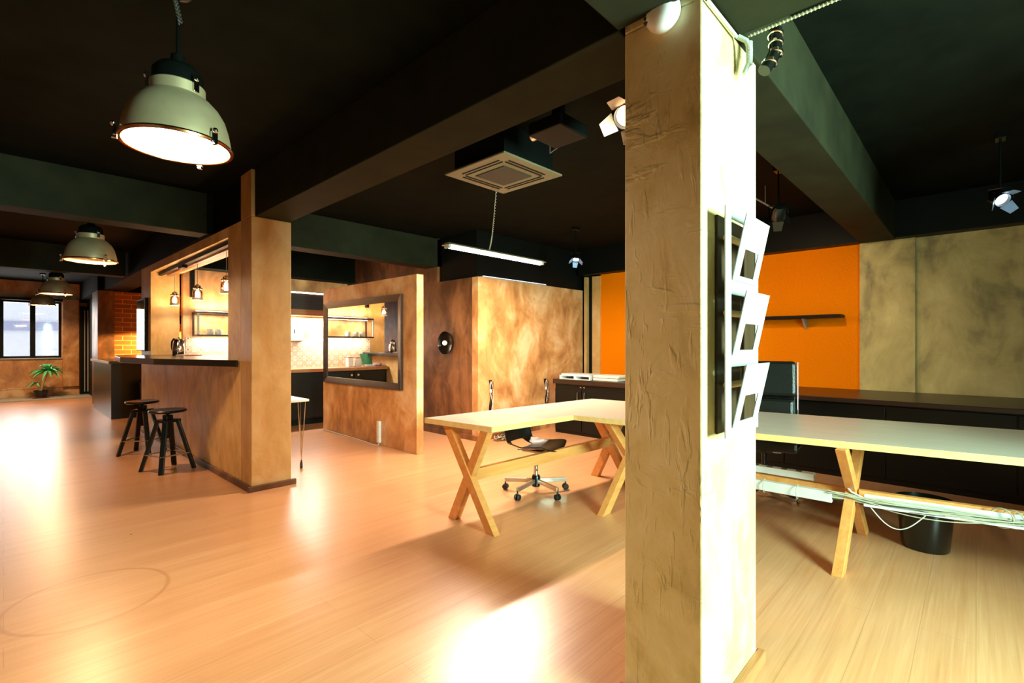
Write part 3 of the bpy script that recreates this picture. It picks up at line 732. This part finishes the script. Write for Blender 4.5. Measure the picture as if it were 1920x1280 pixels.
# theatre-style spots with flaps
def spotlight(loc, aim, lens, flap, label, e=0, ecol=(1, 1, 1), sc=1.0, nf=4):
    t = thing('spotlight', label, 'spotlight', loc, 'stage spotlights under the ceiling', world=False)
    d = Vector(aim).normalized(); mx = Vector((0, 0, 1)).rotation_difference(d).to_matrix()
    MB().lathe([(0, -.12 * sc), (.04 * sc, -.12 * sc), (.062 * sc, -.08 * sc), (.066 * sc, .03 * sc), (.060 * sc, .035 * sc), (.056 * sc, .0), (0, -.005 * sc)], n=28, mx=mx, caps=False).build('can', 'gloss', t, smooth=True)
    MB().lathe([(0, .012 * sc), (.054 * sc, .004 * sc), (.054 * sc, -.003 * sc), (0, -.004 * sc)], n=28, mx=mx, caps=False).build('lens', lens, t, smooth=True)
    for k in range(nf):
        a = 2 * PI * k / nf + .4; r = Vector((math.cos(a), math.sin(a), 0)); s_ = Vector((-math.sin(a), math.cos(a), 0))
        A = [r * .060 - s_ * .05, r * .060 + s_ * .05, r * .115 + s_ * .035 + Vector((0, 0, .075)), r * .115 - s_ * .035 + Vector((0, 0, .075))]
        A = [mx @ ((v + Vector((0, 0, .03))) * sc) for v in A]; nn = mx @ (r * .002)
        MB().hexa(A + [v + nn for v in A]).build('barn_door', flap, t)
    top = CE - loc[2]
    MB().tube([(0, .085 * sc, 0), (0, .085 * sc, .10 * sc), (0, -.085 * sc, .10 * sc), (0, -.085 * sc, 0)], .006, 8).tube([(0, 0, .10 * sc), (0, 0, top)], .007, 8).build('yoke', 'gloss', t)
    MB().cbox((0, 0, top - .02), (.11, .06, .04)).build('mount', 'gloss', t, .004)
    if e:
        L_ = light('spot_glow', 'SPOT', Vector(loc) + d * .06, e, ecol, (0, 0, 0), .03); L_.rotation_euler = (-d).to_track_quat('Z', 'Y').to_euler(); L_.data.spot_size = math.radians(110); L_.data.spot_blend = .8
    return t
spotlight((2.33, 1.37, 2.55), (-.7, -.15, -.55), 'glow', 'barn', 'warm-lit stage spotlight with open flaps, half hidden behind the pillar top')
spotlight((5.3, 3.88, 2.46), (-.45, -.3, -.75), 'glowb', 'barnb', 'blue-lit stage spotlight above the gap between plaster and orange walls', sc=.75)
spotlight((4.75, 1.27, 2.46), (.9, .35, -.55), 'glow', 'gloss', 'dark stage spotlight hanging above the orange wall, just right of the pillar', 60, (1, .74, .45), sc=.9)
spotlight((5.15, -.13, 2.40), (-.5, -.35, -.45), 'glowb', 'barnb', 'stage spotlight with flaps tinted as lit pale blue above the olive plaster wall', 0, (1, 1, 1), sc=.8, nf=3)
t = thing('hanging_lightbox', 'dark-framed hanging lightbox cut off by the photo edge below the ceiling', 'lightbox', (4.3, -.45, 2.4))
b = MB(); b.box(4.28, -.62, 2.10, 4.34, -.25, 2.14).box(4.28, -.62, 2.56, 4.34, -.25, 2.60).box(4.28, -.29, 2.14, 4.34, -.25, 2.56).box(4.28, -.62, 2.14, 4.34, -.58, 2.56); b.build('frame', 'black', t, .003)
MB().box(4.30, -.58, 2.14, 4.325, -.29, 2.56).build('panel', mat('pale_lightbox', (.8, .6, .35), .6, emit=(1, .8, .5), estr=.5), t)
for y in (-.55, -.32): MB().tube([(4.31, y, 2.60), (4.31, y, CE)], .003, 6).build('hanging_wire', 'black', t)
tag(MB().tube([(4.1, 1.55, 2.70), (5.4, 1.50, 2.70)], .008, 8).tube([(4.3, 1.542, 2.70), (4.3, 1.542, CE)], .004, 6).tube([(5.2, 1.508, 2.70), (5.2, 1.508, CE)], .004, 6).build('light_track', 'whitemetal'), 'thin pale metal track under the ceiling beside the near pillar', 'track')

# ================================================================== PLASTER WALL DETAILS
t = thing('wall_lamp', 'round black dish wall lamp with a bare bulb on the dark plaster wall', 'lamp', (4.43, 5.5, 1.33))
mx = Matrix.Rotation(-PI / 2, 3, 'Y')
MB().lathe([(0, .002), (.07, .002), (.15, .03), (.165, .075), (.16, .078), (.145, .036), (.06, .012), (0, .012)], (4.438, 5.5, 1.335), 48, mx, False).build('dish', 'gloss', t, smooth=True)
MB().lathe([(0, .01), (.022, .01), (.022, .05), (0, .05)], (4.438, 5.5, 1.335), 20, mx, False).build('socket', 'copper', t, smooth=True)
MB().ball((4.36, 5.5, 1.335), .034).build('bulb', mat('frosted_bulb_dim', (.9, .8, .6), .2, emit=(1, .75, .45), estr=1.6), t, smooth=True)

for nm, X, z0, z1, lab in (('cable_outlet', 4.67, .27, .82, 'left chipped cable outlet with bare wires on the lit plaster wall'), ('cable_outlet', 5.87, .40, .78, 'right chipped cable outlet with hanging wires on the lit plaster wall')):
    t = thing(nm, lab, 'outlet', (X, 4.88, z0))
    b = MB(); N_ = 9; L_, R2 = [], []
    for k in range(N_):
        s = k / (N_ - 1); z = z0 + (z1 - z0) * s; w = .018 + .012 * math.sin(s * 9 + X) ; x = X + .02 * math.sin(s * 5 + X)
        L_.append((x - w, z)); R2.append((x + w, z))
    for k in range(N_ - 1):
        b.hexa([(L_[k][0], 4.872, L_[k][1]), (R2[k][0], 4.872, R2[k][1]), (R2[k][0], 4.879, R2[k][1]), (L_[k][0], 4.879, L_[k][1]),
                (L_[k + 1][0], 4.872, L_[k + 1][1]), (R2[k + 1][0], 4.872, R2[k + 1][1]), (R2[k + 1][0], 4.879, R2[k + 1][1]), (L_[k + 1][0], 4.879, L_[k + 1][1])])
    b.build('chased_groove', 'darkwood', t)
    for q in range(3):
        pts = [(X + .03 * math.sin(6 * s + q * 2) + .008 * q, 4.855 + .008 * math.cos(5 * s + q), z0 + .02 + (z1 - z0 - .04) * s) for s in [k / 16 for k in range(17)]]
        MB().tube(pts, .005 - .001 * q, 6).build('wire', 'white' if q != 1 else 'cabled', t, smooth=True)
    MB().cbox((X - .01, 4.862, z1 - .15), (.03, .02, .045)).build('connector', 'white', t, .003)
t = thing('led_bar', 'thin glowing light bar on top of the lit plaster wall', 'lamp', (4.8, 4.9, 2.24))
MB().box(4.52, 4.885, 2.236, 5.9, 4.925, 2.25).build('housing', 'whitemetal', t)
MB().box(4.55, 4.883, 2.25, 5.88, 4.91, 2.256).build('diffuser', mat('cool_strip', (.8, .8, 1), .4, emit=(.8, .75, 1), estr=1.2), t)
t = thing('floor_cables', 'tangle of dark cables on the floor at the foot of the plaster wall', 'cables', (4.75, 4.75, 0))
for q in range(5):
    r = random.Random(q + 3); pts = []
    for k in range(24):
        a = k * .55; pts.append((4.74 + .10 * math.cos(a + q) + .02 * k / 4 - .06 * q * .3, 4.72 + .07 * math.sin(a * 1.1 + q), .012 + .05 * abs(math.sin(a * .7 + q))))
    MB().tube(pts, .006, 6).build('cable', 'cabled' if q % 2 else 'cable', t, smooth=True)
MB().cbox((4.78, 4.73, .045), (.10, .07, .04), .5).build('adapter', 'gloss', t, .005)
tag(MB().box(5.42, 4.845, .10, 5.62, 4.872, .16).build('floor_socket', 'plastic', bevel=.004), 'flat white double socket low on the plaster wall behind the shell chair', 'socket')

# partition power strip with its cable
t = thing('wall_power_strip', 'white power strip fixed upright low on the mirror partition', 'power strip', (3.39, 5.63, .03))
MB().box(3.362, 5.60, .035, 3.398, 5.66, .315).build('body', 'plastic', t, .004)
for k in range(6): MB().cbox((3.361, 5.63, .07 + k * .042), (.004, .034, .028)).build('socket', 'paper', t, .001)
pts = [(3.38, 5.62, .035), (3.35, 5.60, .010), (3.33, 5.68, .006), (3.36, 5.95, .006), (3.375, 6.3, .008), (3.38, 6.8, .012), (3.385, 7.2, .015)]
MB().tube(pts, .006, 8).build('lead', 'white', t, smooth=True)

# mirror
t = thing('wall_mirror', 'large dark-framed mirror on the free-standing plaster partition', 'mirror', (3.38, 6.15, .74))
ya, yb, za, zb, fw = 5.10, 7.18, .745, 1.935, .085
b = MB(); X0, X1 = 3.345, 3.399
def frame_side(P):   # mitred piece: outer pair, inner pair
    (oy0, oz0), (oy1, oz1), (iy1, iz1), (iy0, iz0) = P
    b.hexa([(X1, oy0, oz0), (X1, oy1, oz1), (X1, iy1, iz1), (X1, iy0, iz0), (X0 + .012, oy0, oz0), (X0 + .012, oy1, oz1), (X0 + .03, iy1, iz1), (X0 + .03, iy0, iz0)])
O = [(ya, za), (yb, za), (yb, zb), (ya, zb)]; I = [(ya + fw, za + fw), (yb - fw, za + fw), (yb - fw, zb - fw), (ya + fw, zb - fw)]
for k in range(4): frame_side([O[k], O[(k + 1) % 4], I[(k + 1) % 4], I[k]])
b.build('frame', 'frame', t, .002)
MB().box(3.385, ya + fw - .01, za + fw - .01, 3.392, yb - fw + .01, zb - fw + .01).build('mirror_glass', 'mirror', t)

# ================================================================== KITCHEN
t = thing('kitchen_base_unit', 'black kitchen base cabinets along the kitchen wall', 'cabinet', (3.1, 8.2, 0))
MB().box(1.86, 7.92, .10, 4.42, 8.49, .86).build('carcass', 'blackwood', t)
MB().box(1.88, 7.97, 0, 4.40, 8.45, .10).build('plinth', 'black', t)
for k in range(4):
    x0_ = 1.88 + k * .635
    dd = MB().box(x0_ + .005, 7.90, .12, x0_ + .63, 7.92, .85).build('door', 'blackwood', t, .003)
    kn = MB().lathe([(0, 0), (.010, 0), (.010, .012), (.024, .022), (.020, .03), (0, .03)], (x0_ + .57 if k % 2 == 0 else x0_ + .06, 7.90, .78), 18, Matrix.Rotation(PI / 2, 3, 'X'), False).build('knob', 'chrome', t, smooth=True); kn.parent = dd
tag(MB().box(1.86, 7.87, .86, 4.42, 8.49, .915).build('kitchen_worktop', 'counterwood', bevel=.004), 'reddish wood kitchen worktop on the black base cabinets', 'worktop')
struct(MB().box(1.87, 8.485, .915, 4.44, 8.5, 1.42).build('wall_tile_panel', 'tile'))
t = thing('kitchen_shelf', 'dark framed two-tier kitchen shelf with white posts above the patterned tiles', 'shelf', (2.5, 8.3, 1.42))
MB().box(1.95, 8.20, 1.435, 2.95, 8.484, 1.46).build('lower_board', 'frame', t, .002)
MB().box(1.95, 8.20, 1.775, 2.95, 8.5, 1.80).build('upper_board', 'frame', t, .002)
for x in (1.95, 2.925): MB().box(x, 8.20, 1.46, x + .025, 8.225, 1.775).build('post', 'white', t, .001)
for x in (1.95, 2.925): MB().box(x, 8.46, 1.46, x + .025, 8.484, 1.775).build('post', 'frame', t, .001)
t = thing('led_strip', 'glowing light strip lying on top of the kitchen shelf', 'lamp', (2.5, 8.4, 1.8))
MB().box(1.98, 8.40, 1.80, 2.92, 8.42, 1.812).build('profile', 'alu', t)
MB().box(1.98, 8.402, 1.812, 2.92, 8.418, 1.818).build('diffuser', 'strip', t)
light('shelf_light_up', 'AREA', (2.45, 8.38, 1.83), 14, (1, .8, .58), (PI, 0, 0), .9, .03)
light('shelf_light_down', 'AREA', (2.45, 8.35, 1.765), 8, (1, .8, .58), (0, 0, 0), .9, .03)
light('shelf_light_tiles', 'AREA', (2.45, 8.40, 1.425), 9, (1, .8, .58), (0, 0, 0), .9, .03)
def mug(loc, s, label):
    t = thing('mug', label, 'mug', loc, 'mugs on the kitchen shelf', world=False, rz=s)
    MB().lathe([(0, 0), (.034, 0), (.042, .01), (.044, .085), (.040, .085), (.038, .012), (0, .010)], n=24, caps=False).build('mug_body', 'cup', t, smooth=True)
    MB().tube([(.042, 0, .07), (.066, 0, .065), (.07, 0, .04), (.058, 0, .022), (.041, 0, .02)], .006, 8).build('handle', 'cup', t, smooth=True)
    return t
m0 = mug((2.14, 8.30, 1.46), 2.5, 'white mug nearest the post on the lower kitchen shelf')
copy_tree(m0, (2.25, 8.32, 1.46), .4, 'white mug in the middle of the three on the kitchen shelf')
t = copy_tree(m0, (2.42, 8.30, 1.46), 1.2, 'white mug farthest from the post on the kitchen shelf')
# hood box between shelf and box wall
t = thing('wall_cupboard', 'brown kitchen wall cupboard with a glowing edge strip on its top', 'cupboard', (3.7, 8.35, 1.82))
MB().box(3.02, 8.16, 1.82, 4.42, 8.49, 2.17).build('carcass', 'darkwood', t, .003)
MB().box(3.02, 8.12, 1.80, 4.42, 8.49, 1.90).build('light_pelmet', 'counterwood', t, .003)
MB().box(3.02, 8.14, 2.17, 4.42, 8.17, 2.19).build('edge_strip', 'strip', t)
light('cupboard_light', 'AREA', (3.7, 8.32, 1.79), 48, (1, .92, .84), (0, 0, 0), 1.3, .06)
t = thing('towel_dispenser', 'white paper towel dispenser on the kitchen wall above the tiles', 'dispenser', (3.46, 8.4, 1.36))
MB().box(3.33, 8.36, 1.37, 3.58, 8.49, 1.66).build('casing', 'plastic', t, .02)
MB().box(3.40, 8.355, 1.50, 3.415, 8.362, 1.58).build('level_window', 'frame', t)
MB().box(3.37, 8.38, 1.36, 3.54, 8.47, 1.37).build('paper_slot', 'cabled', t)

# things on the worktop (seen in the mirror)
for k, (x, hgt) in enumerate(((2.47, .16), (2.32, .15))):
    t = thing('storage_tin', ['white storage tin farther from the kettle on the kitchen worktop', 'white storage tin beside the green dish rack on the kitchen worktop'][k], 'tin', (x, 8.15, .915), world=False)
    MB().cbox((0, 0, hgt / 2), (.10, .10, hgt)).build('tin_body', 'tin', t, .008)
    MB().cbox((0, 0, hgt + .008), (.104, .104, .016)).build('lid', 'counterwood', t, .003)
t = thing('dish_rack', 'green dish rack leaning on the kitchen worktop', 'dish rack', (2.12, 8.2, .915))
MB().bar((2.12, 8.12, .93), (2.12, 8.26, 1.14), .20, .012, (1, 0, 0)).build('rack_back', 'green', t, .003)
MB().box(2.02, 8.0, .916, 2.22, 8.14, .945).build('drip_tray', 'cup', t, .006)
t = thing('dish_towel', 'crumpled patterned cloth at the end of the kitchen worktop', 'cloth', (1.97, 8.05, .915))
bm = MB(); bmesh.ops.create_icosphere(bm.bm, subdivisions=3, radius=.09, matrix=Matrix.Translation((1.975, 8.03, .945)) @ Matrix.Diagonal((1.0, .9, .33, 1)))
for v in bm.bm.verts: v.co.z += .014 * math.sin(v.co.x * 90) * math.cos(v.co.y * 75); v.co.z = max(v.co.z, .916)
bm.build('folded_cloth', 'cloth', t, smooth=True)
tag(MB().lathe([(0, 0), (.03, 0), (.06, .03), (.065, .045), (.06, .045), (.03, .01), (0, .008)], (2.22, 8.06, .947), 24, None, False).build('bowl', 'cup', smooth=True), 'small white bowl between the tins and the dish rack', 'bowl') if False else None

# black flue pipe on the back wall
tag(MB().box(1.92, 8.42, 2.02, 1.97, 8.5, BB - .02).build('flue_pipe', 'black', bevel=.004), 'short black square pipe dropping from the beam on the kitchen wall', 'pipe')

# bar counter
t = thing('bar_counter', 'thick black wedge-shaped bar top resting on the plaster half wall', 'bar counter', (1.6, 7, 1.10))
MB().prism([(1.50, 5.00), (1.08, 6.2), (.93, 7.15), (1.0, 8.1), (1.19, 8.9), (1.40, 9.22), (1.452, 9.22), (1.462, 8.615), (1.85, 8.60), (2.05, 8.45), (2.12, 6.0), (1.9, 5.32), (1.512, 5.305), (1.518, 5.0)], 1.101, 1.165).build('bar_top', 'bar', t, .006)
# kettle
t = thing('electric_kettle', 'polished steel electric kettle on its black base on the bar', 'kettle', (1.68, 8.0, 1.165), world=False, rz=math.radians(-60))
MB().lathe([(0, 0), (.075, 0), (.078, .012), (.07, .018), (0, .018)], n=32, caps=False).build('power_base', 'gloss', t, smooth=True)
MB().lathe([(0, .019), (.072, .019), (.078, .03), (.074, .10), (.062, .17), (.053, .20), (0, .20)], n=40, caps=False).build('kettle_body', 'chrome', t, smooth=True)
MB().lathe([(.053, .20), (.052, .215), (.03, .23), (.012, .232), (.012, .245), (0, .247)], n=30, caps=False).build('lid', 'gloss', t, smooth=True)
MB().hexa([(.05, -.015, .15), (.068, -.012, .15), (.068, .012, .15), (.05, .015, .15), (.045, -.025, .20), (.095, -.008, .205), (.095, .008, .205), (.045, .025, .20)]).build('spout', 'chrome', t, .003)
MB().tube([(-.045, 0, .215), (-.085, 0, .225), (-.118, 0, .19), (-.122, 0, .12), (-.105, 0, .06), (-.072, 0, .04)], .012, 12).build('handle', 'gloss', t, smooth=True)
tag(MB().box(1.60, 7.35, 1.165, 1.80, 7.80, 1.178).build('serving_tray', 'counterwood', bevel=.004), 'thin flat tray on the bar in front of the kettle', 'tray')

# track and glass pendants above the bar
t = thing('lighting_track', 'black lighting track with a wooden batten in the bar opening', 'track', (1.7, 7, 2.33))
MB().box(1.555, 5.32, 2.315, 1.60, 8.60, 2.355).build('rail', 'black', t, .002)
MB().box(1.66, 5.32, 2.325, 1.72, 8.60, 2.355).build('batten', 'counterwood', t, .002)
MB().box(1.55, 7.2, 2.28, 1.605, 7.42, 2.315).build('adapter_box', 'black', t, .003)
def glass_pendant(loc, label):
    t = thing('glass_pendant', label, 'lamp', loc, 'small glass pendants over the bar', world=False)
    # z=0 glass bottom
    MB().lathe([(.052, 0), (.056, .004), (.056, .105), (.048, .125), (.030, .135), (.028, .133), (.045, .12), (.052, .10), (.052, .004)], n=28, caps=False).build('glass_shade', 'jar', t, smooth=True)
    MB().lathe([(.0575, .0), (.059, .002), (.059, .03), (.0575, .032)], n=28, caps=False).build('frosted_band', 'cup', t, smooth=True)
    c = MB(); c.lathe([(0, .135), (.035, .135), (.042, .15), (.03, .18), (.012, .20), (0, .20)], n=20, caps=False)
    for k in range(8):
        a = k * PI / 4; c.ball((.044 * math.cos(a), .044 * math.sin(a), .148), .012, u=8, v=6)
    for k in range(5):
        a = k * 2 * PI / 5; c.ball((.026 * math.cos(a), .026 * math.sin(a), .178), .011, u=8, v=6)
    c.build('cap', 'chrome', t, smooth=True)
    MB().ball((0, 0, .075), .026, (1, 1, 1.25)).build('bulb', 'bulb', t, smooth=True)
    MB().tube([(0, 0, .20), (0, 0, 2.325 - loc[2])], .003, 6).build('cord', 'cable', t)
    return t
g0 = glass_pendant((1.69, 5.95, 1.87), 'nearest of the three lit glass pendants over the bar')
copy_tree(g0, (1.69, 7.10, 1.87), label='middle one of the three lit glass pendants over the bar')
copy_tree(g0, (1.69, 8.28, 1.87), label='farthest of the three lit glass pendants over the bar')
for y in (5.95, 7.10, 8.28): light('glass_pendant_light', 'POINT', (1.69, y, 1.93), 26, (1, .60, .32), sx=.03)

# framed mirror at the end of the bar wall
t = thing('hall_mirror', 'narrow black-framed mirror at the far end of the bar wall reflecting a window', 'mirror', (1.42, 9.1, 1.2))
MB().box(1.425, 8.78, 1.22, 1.458, 8.82, 2.0).box(1.43, 8.82, 1.22, 1.458, 9.46, 1.235).box(1.43, 8.82, 1.985, 1.458, 9.46, 2.0).build('frame', 'black', t, .002)
MB().box(1.435, 8.82, 1.235, 1.445, 9.46, 1.985).build('mirror_glass', 'mirror', t)

# trolley table
t = thing('trolley_table', 'small white-topped side table on hairpin legs with castors behind the column', 'table', (2.08, 5.6, 0))
MB().box(1.90, 5.07, .715, 2.22, 6.1, .74).build('table_top', 'white', t, .003)
for x, y in ((2.18, 5.17), (2.18, 5.98), (1.97, 5.17), (1.97, 5.98)):
    b = MB()
    for dx, dy in ((-.035, 0), (.035, -.02), (.01, .05)): b.tube([(x + dx, y + dy, .715), (x, y, .09)], .005, 8)
    b.cbox((x, y + .01, .712), (.11, .11, .006)); l_ = b.build('hairpin_leg', 'chrome', t)
    mx = Vector((0, 0, 1)).rotation_difference(Vector((.9, -.4, 0)).normalized()).to_matrix()
    c = MB(); c.lathe([(0, -.012), (.030, -.012), (.035, -.008), (.035, .008), (.030, .012), (0, .012)], (x, y, .036), 24, mx, False).tube([(x, y, .04), (x, y, .09)], .008, 8)
    w_ = c.build('caster', 'rubber', t, smooth=True); w_.parent = l_
    c = MB(); c.lathe([(0, -.0145), (.022, -.0145), (.022, .0145), (0, .0145)], (x, y, .036), 24, mx, False); w2 = c.build('caster_cap', 'white', t, smooth=True); w2.parent = l_

# ================================================================== STOOLS
def stool(loc, rz, label):
    t = thing('bar_stool', label, 'stool', loc, 'black adjustable stools at the bar', world=False, rz=rz)
    MB().lathe([(0, .605), (.10, .600), (.155, .603), (.168, .612), (.170, .622), (.160, .632), (.08, .627), (0, .625)], n=44, caps=False).build('seat', 'blackwood', t, smooth=True)
    MB().lathe([(0, .33), (.014, .33), (.014, .58), (.05, .59), (.05, .605), (0, .605)], n=20, caps=False).build('screw', 'black', t, smooth=True)
    MB().cbox((0, 0, .515), (.17, .17, .03)).cbox((0, 0, .55), (.07, .07, .05)).build('leg_block', 'blackwood', t, .006)
    for k in range(4):
        a = PI / 4 + k * PI / 2; c, s = math.cos(a), math.sin(a)
        MB().bar((.235 * c, .235 * s, 0), (.085 * c, .085 * s, .53), .045, .034, (-s, c, 0), True).build('leg', 'blackwood', t, .004)
    r_ = MB(); Q_ = [(.200 * math.cos(PI / 4 + k * PI / 2), .200 * math.sin(PI / 4 + k * PI / 2), .17) for k in range(5)]
    for a_, b_ in zip(Q_, Q_[1:]): r_.bar(a_, b_, .028, .010)
    r_.build('foot_rest', 'steel', t, .001)
    return t
s0 = stool((1.19, 6.13, 0), .35, 'nearer black round stool with four splayed legs in front of the bar wall')
copy_tree(s0, (1.16, 7.30, 0), .9, 'farther black round stool beneath the bar, behind the nearer one')

# ================================================================== ISLAND AND NOOK
t = thing('reception_counter', 'low black counter with a pale-edged top beyond the bar', 'counter', (1.6, 12, 0))
MB().box(1.30, 10.95, 0, 1.62, 13.35, .97).build('body', 'blackwood', t)
MB().box(1.27, 10.90, .975, 2.3, 13.38, 1.02).build('counter_top', 'bar', t, .004)
MB().box(1.255, 10.885, .975, 1.27, 13.38, 1.02).build('front_edge', 'whitemetal', t)
MB().box(1.62, 10.95, .0, 1.80, 11.0, .97).build('end_panel', 'blackwood', t, .003)
t = thing('nook_shelf', 'low two-board wooden shelf glowing orange in the brick nook', 'shelf', (2.1, 12.6, 0))
for z in (.52, .36): MB().box(1.80, 12.4, z, 3.0, 12.75, z + .03).build('board', 'counterwood', t, .003)
for x in (1.80, 2.97): MB().box(x, 12.4, 0, x + .03, 12.75, .36).box(x, 12.4, .39, x + .03, 12.75, .52).build('side', 'counterwood', t, .003)
t = thing('copper_bowl', 'polished copper bowl on the low shelf in the brick nook', 'bowl', (2.05, 12.55, .55), world=False)
MB().lathe([(0, .01), (.07, 0), (.12, .08), (.16, .20), (.155, .21), (.11, .09), (0, .02)], n=36, caps=False).build('bowl_body', 'copper', t, smooth=True)
MB().lathe([(0, .21), (.15, .21), (.13, .235), (.04, .25), (0, .25)], n=36, caps=False).build('lid', 'copper', t, smooth=True)
t = thing('armchair', 'dark rounded leather tub armchair half hidden beyond the bar wall', 'armchair', (1.98, 10.4, 0), world=False)
MB().lathe([(0, .08), (.26, .08), (.30, .2), (.30, .36), (.24, .42), (0, .43)], n=36, caps=False).build('seat', 'leather', t, smooth=True)
bk = MB(); ring = [];
for k in range(22):
    a = math.radians(-30 + k * 240 / 21); r0, r1 = .27, .35
    ring.append([(r0 * math.cos(a), r0 * math.sin(a), .2), (r1 * math.cos(a), r1 * math.sin(a), .2), (r1 * 1.04 * math.cos(a), r1 * 1.04 * math.sin(a), .66), (r0 * 1.04 * math.cos(a), r0 * 1.04 * math.sin(a), .66)])
V_ = [[bk.bm.verts.new(p) for p in r] for r in ring]
for a, b_ in zip(V_, V_[1:]):
    for k in range(4): bk.bm.faces.new((a[k], a[(k + 1) % 4], b_[(k + 1) % 4], b_[k]))
bk.bm.faces.new(V_[0]); bk.bm.faces.new(V_[-1][::-1])
bk.build('backrest', 'leather', t, .02, smooth=True)
for k in range(4):
    a = PI / 4 + k * PI / 2; MB().tube([(.18 * math.cos(a), .18 * math.sin(a), 0), (.16 * math.cos(a), .16 * math.sin(a), .09)], .015, 10).build('leg', 'blackwood', t)
t = thing('nook_pendant', 'shaded pendant lighting the brick nook beyond the bar', 'lamp', (2.7, 12.6, 1.75), world=False)
MB().lathe([(.20, 0), (.18, .08), (.10, .18), (.03, .20), (.03, .195), (.095, .17), (.175, .07), (.195, 0)], n=36, caps=False).build('shade', 'gloss', t, smooth=True)
MB().tube([(0, 0, .19), (0, 0, CE - 1.75)], .006, 8).build('cord', 'black', t)
MB().ball((0, 0, .08), .035).build('bulb', 'bulb', t, smooth=True)
light('nook_light', 'SPOT', (2.7, 12.6, 1.79), 700, (1, .58, .18), (0, 0, 0), .05).data.spot_size = math.radians(165)

# ================================================================== PLANT
t = thing('potted_plant', 'green long-leaved potted plant with a leaning trunk below the far window', 'plant', (.62, 16.2, .035), world=False)
MB().lathe([(0, .02), (.10, .02), (.13, .17), (.135, .17), (.135, .185), (.12, .185), (.11, .16), (0, .16)], n=28, caps=False).build('pot', 'pot', t, smooth=True)
MB().lathe([(0, 0), (.14, 0), (.16, .02), (.0, .02)], n=28, caps=False).build('saucer', 'saucer', t, smooth=True)
MB().tube([(0, 0, .15), (.03, 0, .35), (.09, -.02, .52), (.12, -.02, .66)], .022, 10).tube([(-.02, 0, .15), (-.05, -.02, .28), (-.07, -.02, .36)], .012, 8).build('trunk', 'bark', t, smooth=True)
r = random.Random(5); lf = MB()
def leaf(o, a, el, L_, w):
    o = Vector(o); d = Vector((math.cos(a) * math.cos(el), math.sin(a) * math.cos(el), math.sin(el))); s = Vector((-math.sin(a), math.cos(a), 0)); prev = None
    for k in range(6):
        u = k / 5; c = o + d * (L_ * u) + Vector((0, 0, -.55 * L_ * u * u)); ww = w * math.sin(PI * (.12 + .86 * u)) 
        q = (lf.bm.verts.new(c - s * ww), lf.bm.verts.new(c + Vector((0, 0, -ww * .5))), lf.bm.verts.new(c + s * ww))
        if prev: lf.bm.faces.new((prev[0], prev[1], q[1], q[0])); lf.bm.faces.new((prev[1], prev[2], q[2], q[1]))
        prev = q
for k in range(70): leaf((.12, -.02, .66), r.random() * 6.28, r.uniform(-.1, 1.35), r.uniform(.25, .42), r.uniform(.024, .036))
for k in range(14): leaf((-.07, -.02, .36), r.random() * 6.28, r.uniform(-.2, .9), r.uniform(.14, .24), .016)
lf.build('leaves', 'leafm', t, smooth=True)

for o in bpy.data.objects:
    if '_w' in o: del o['_w']
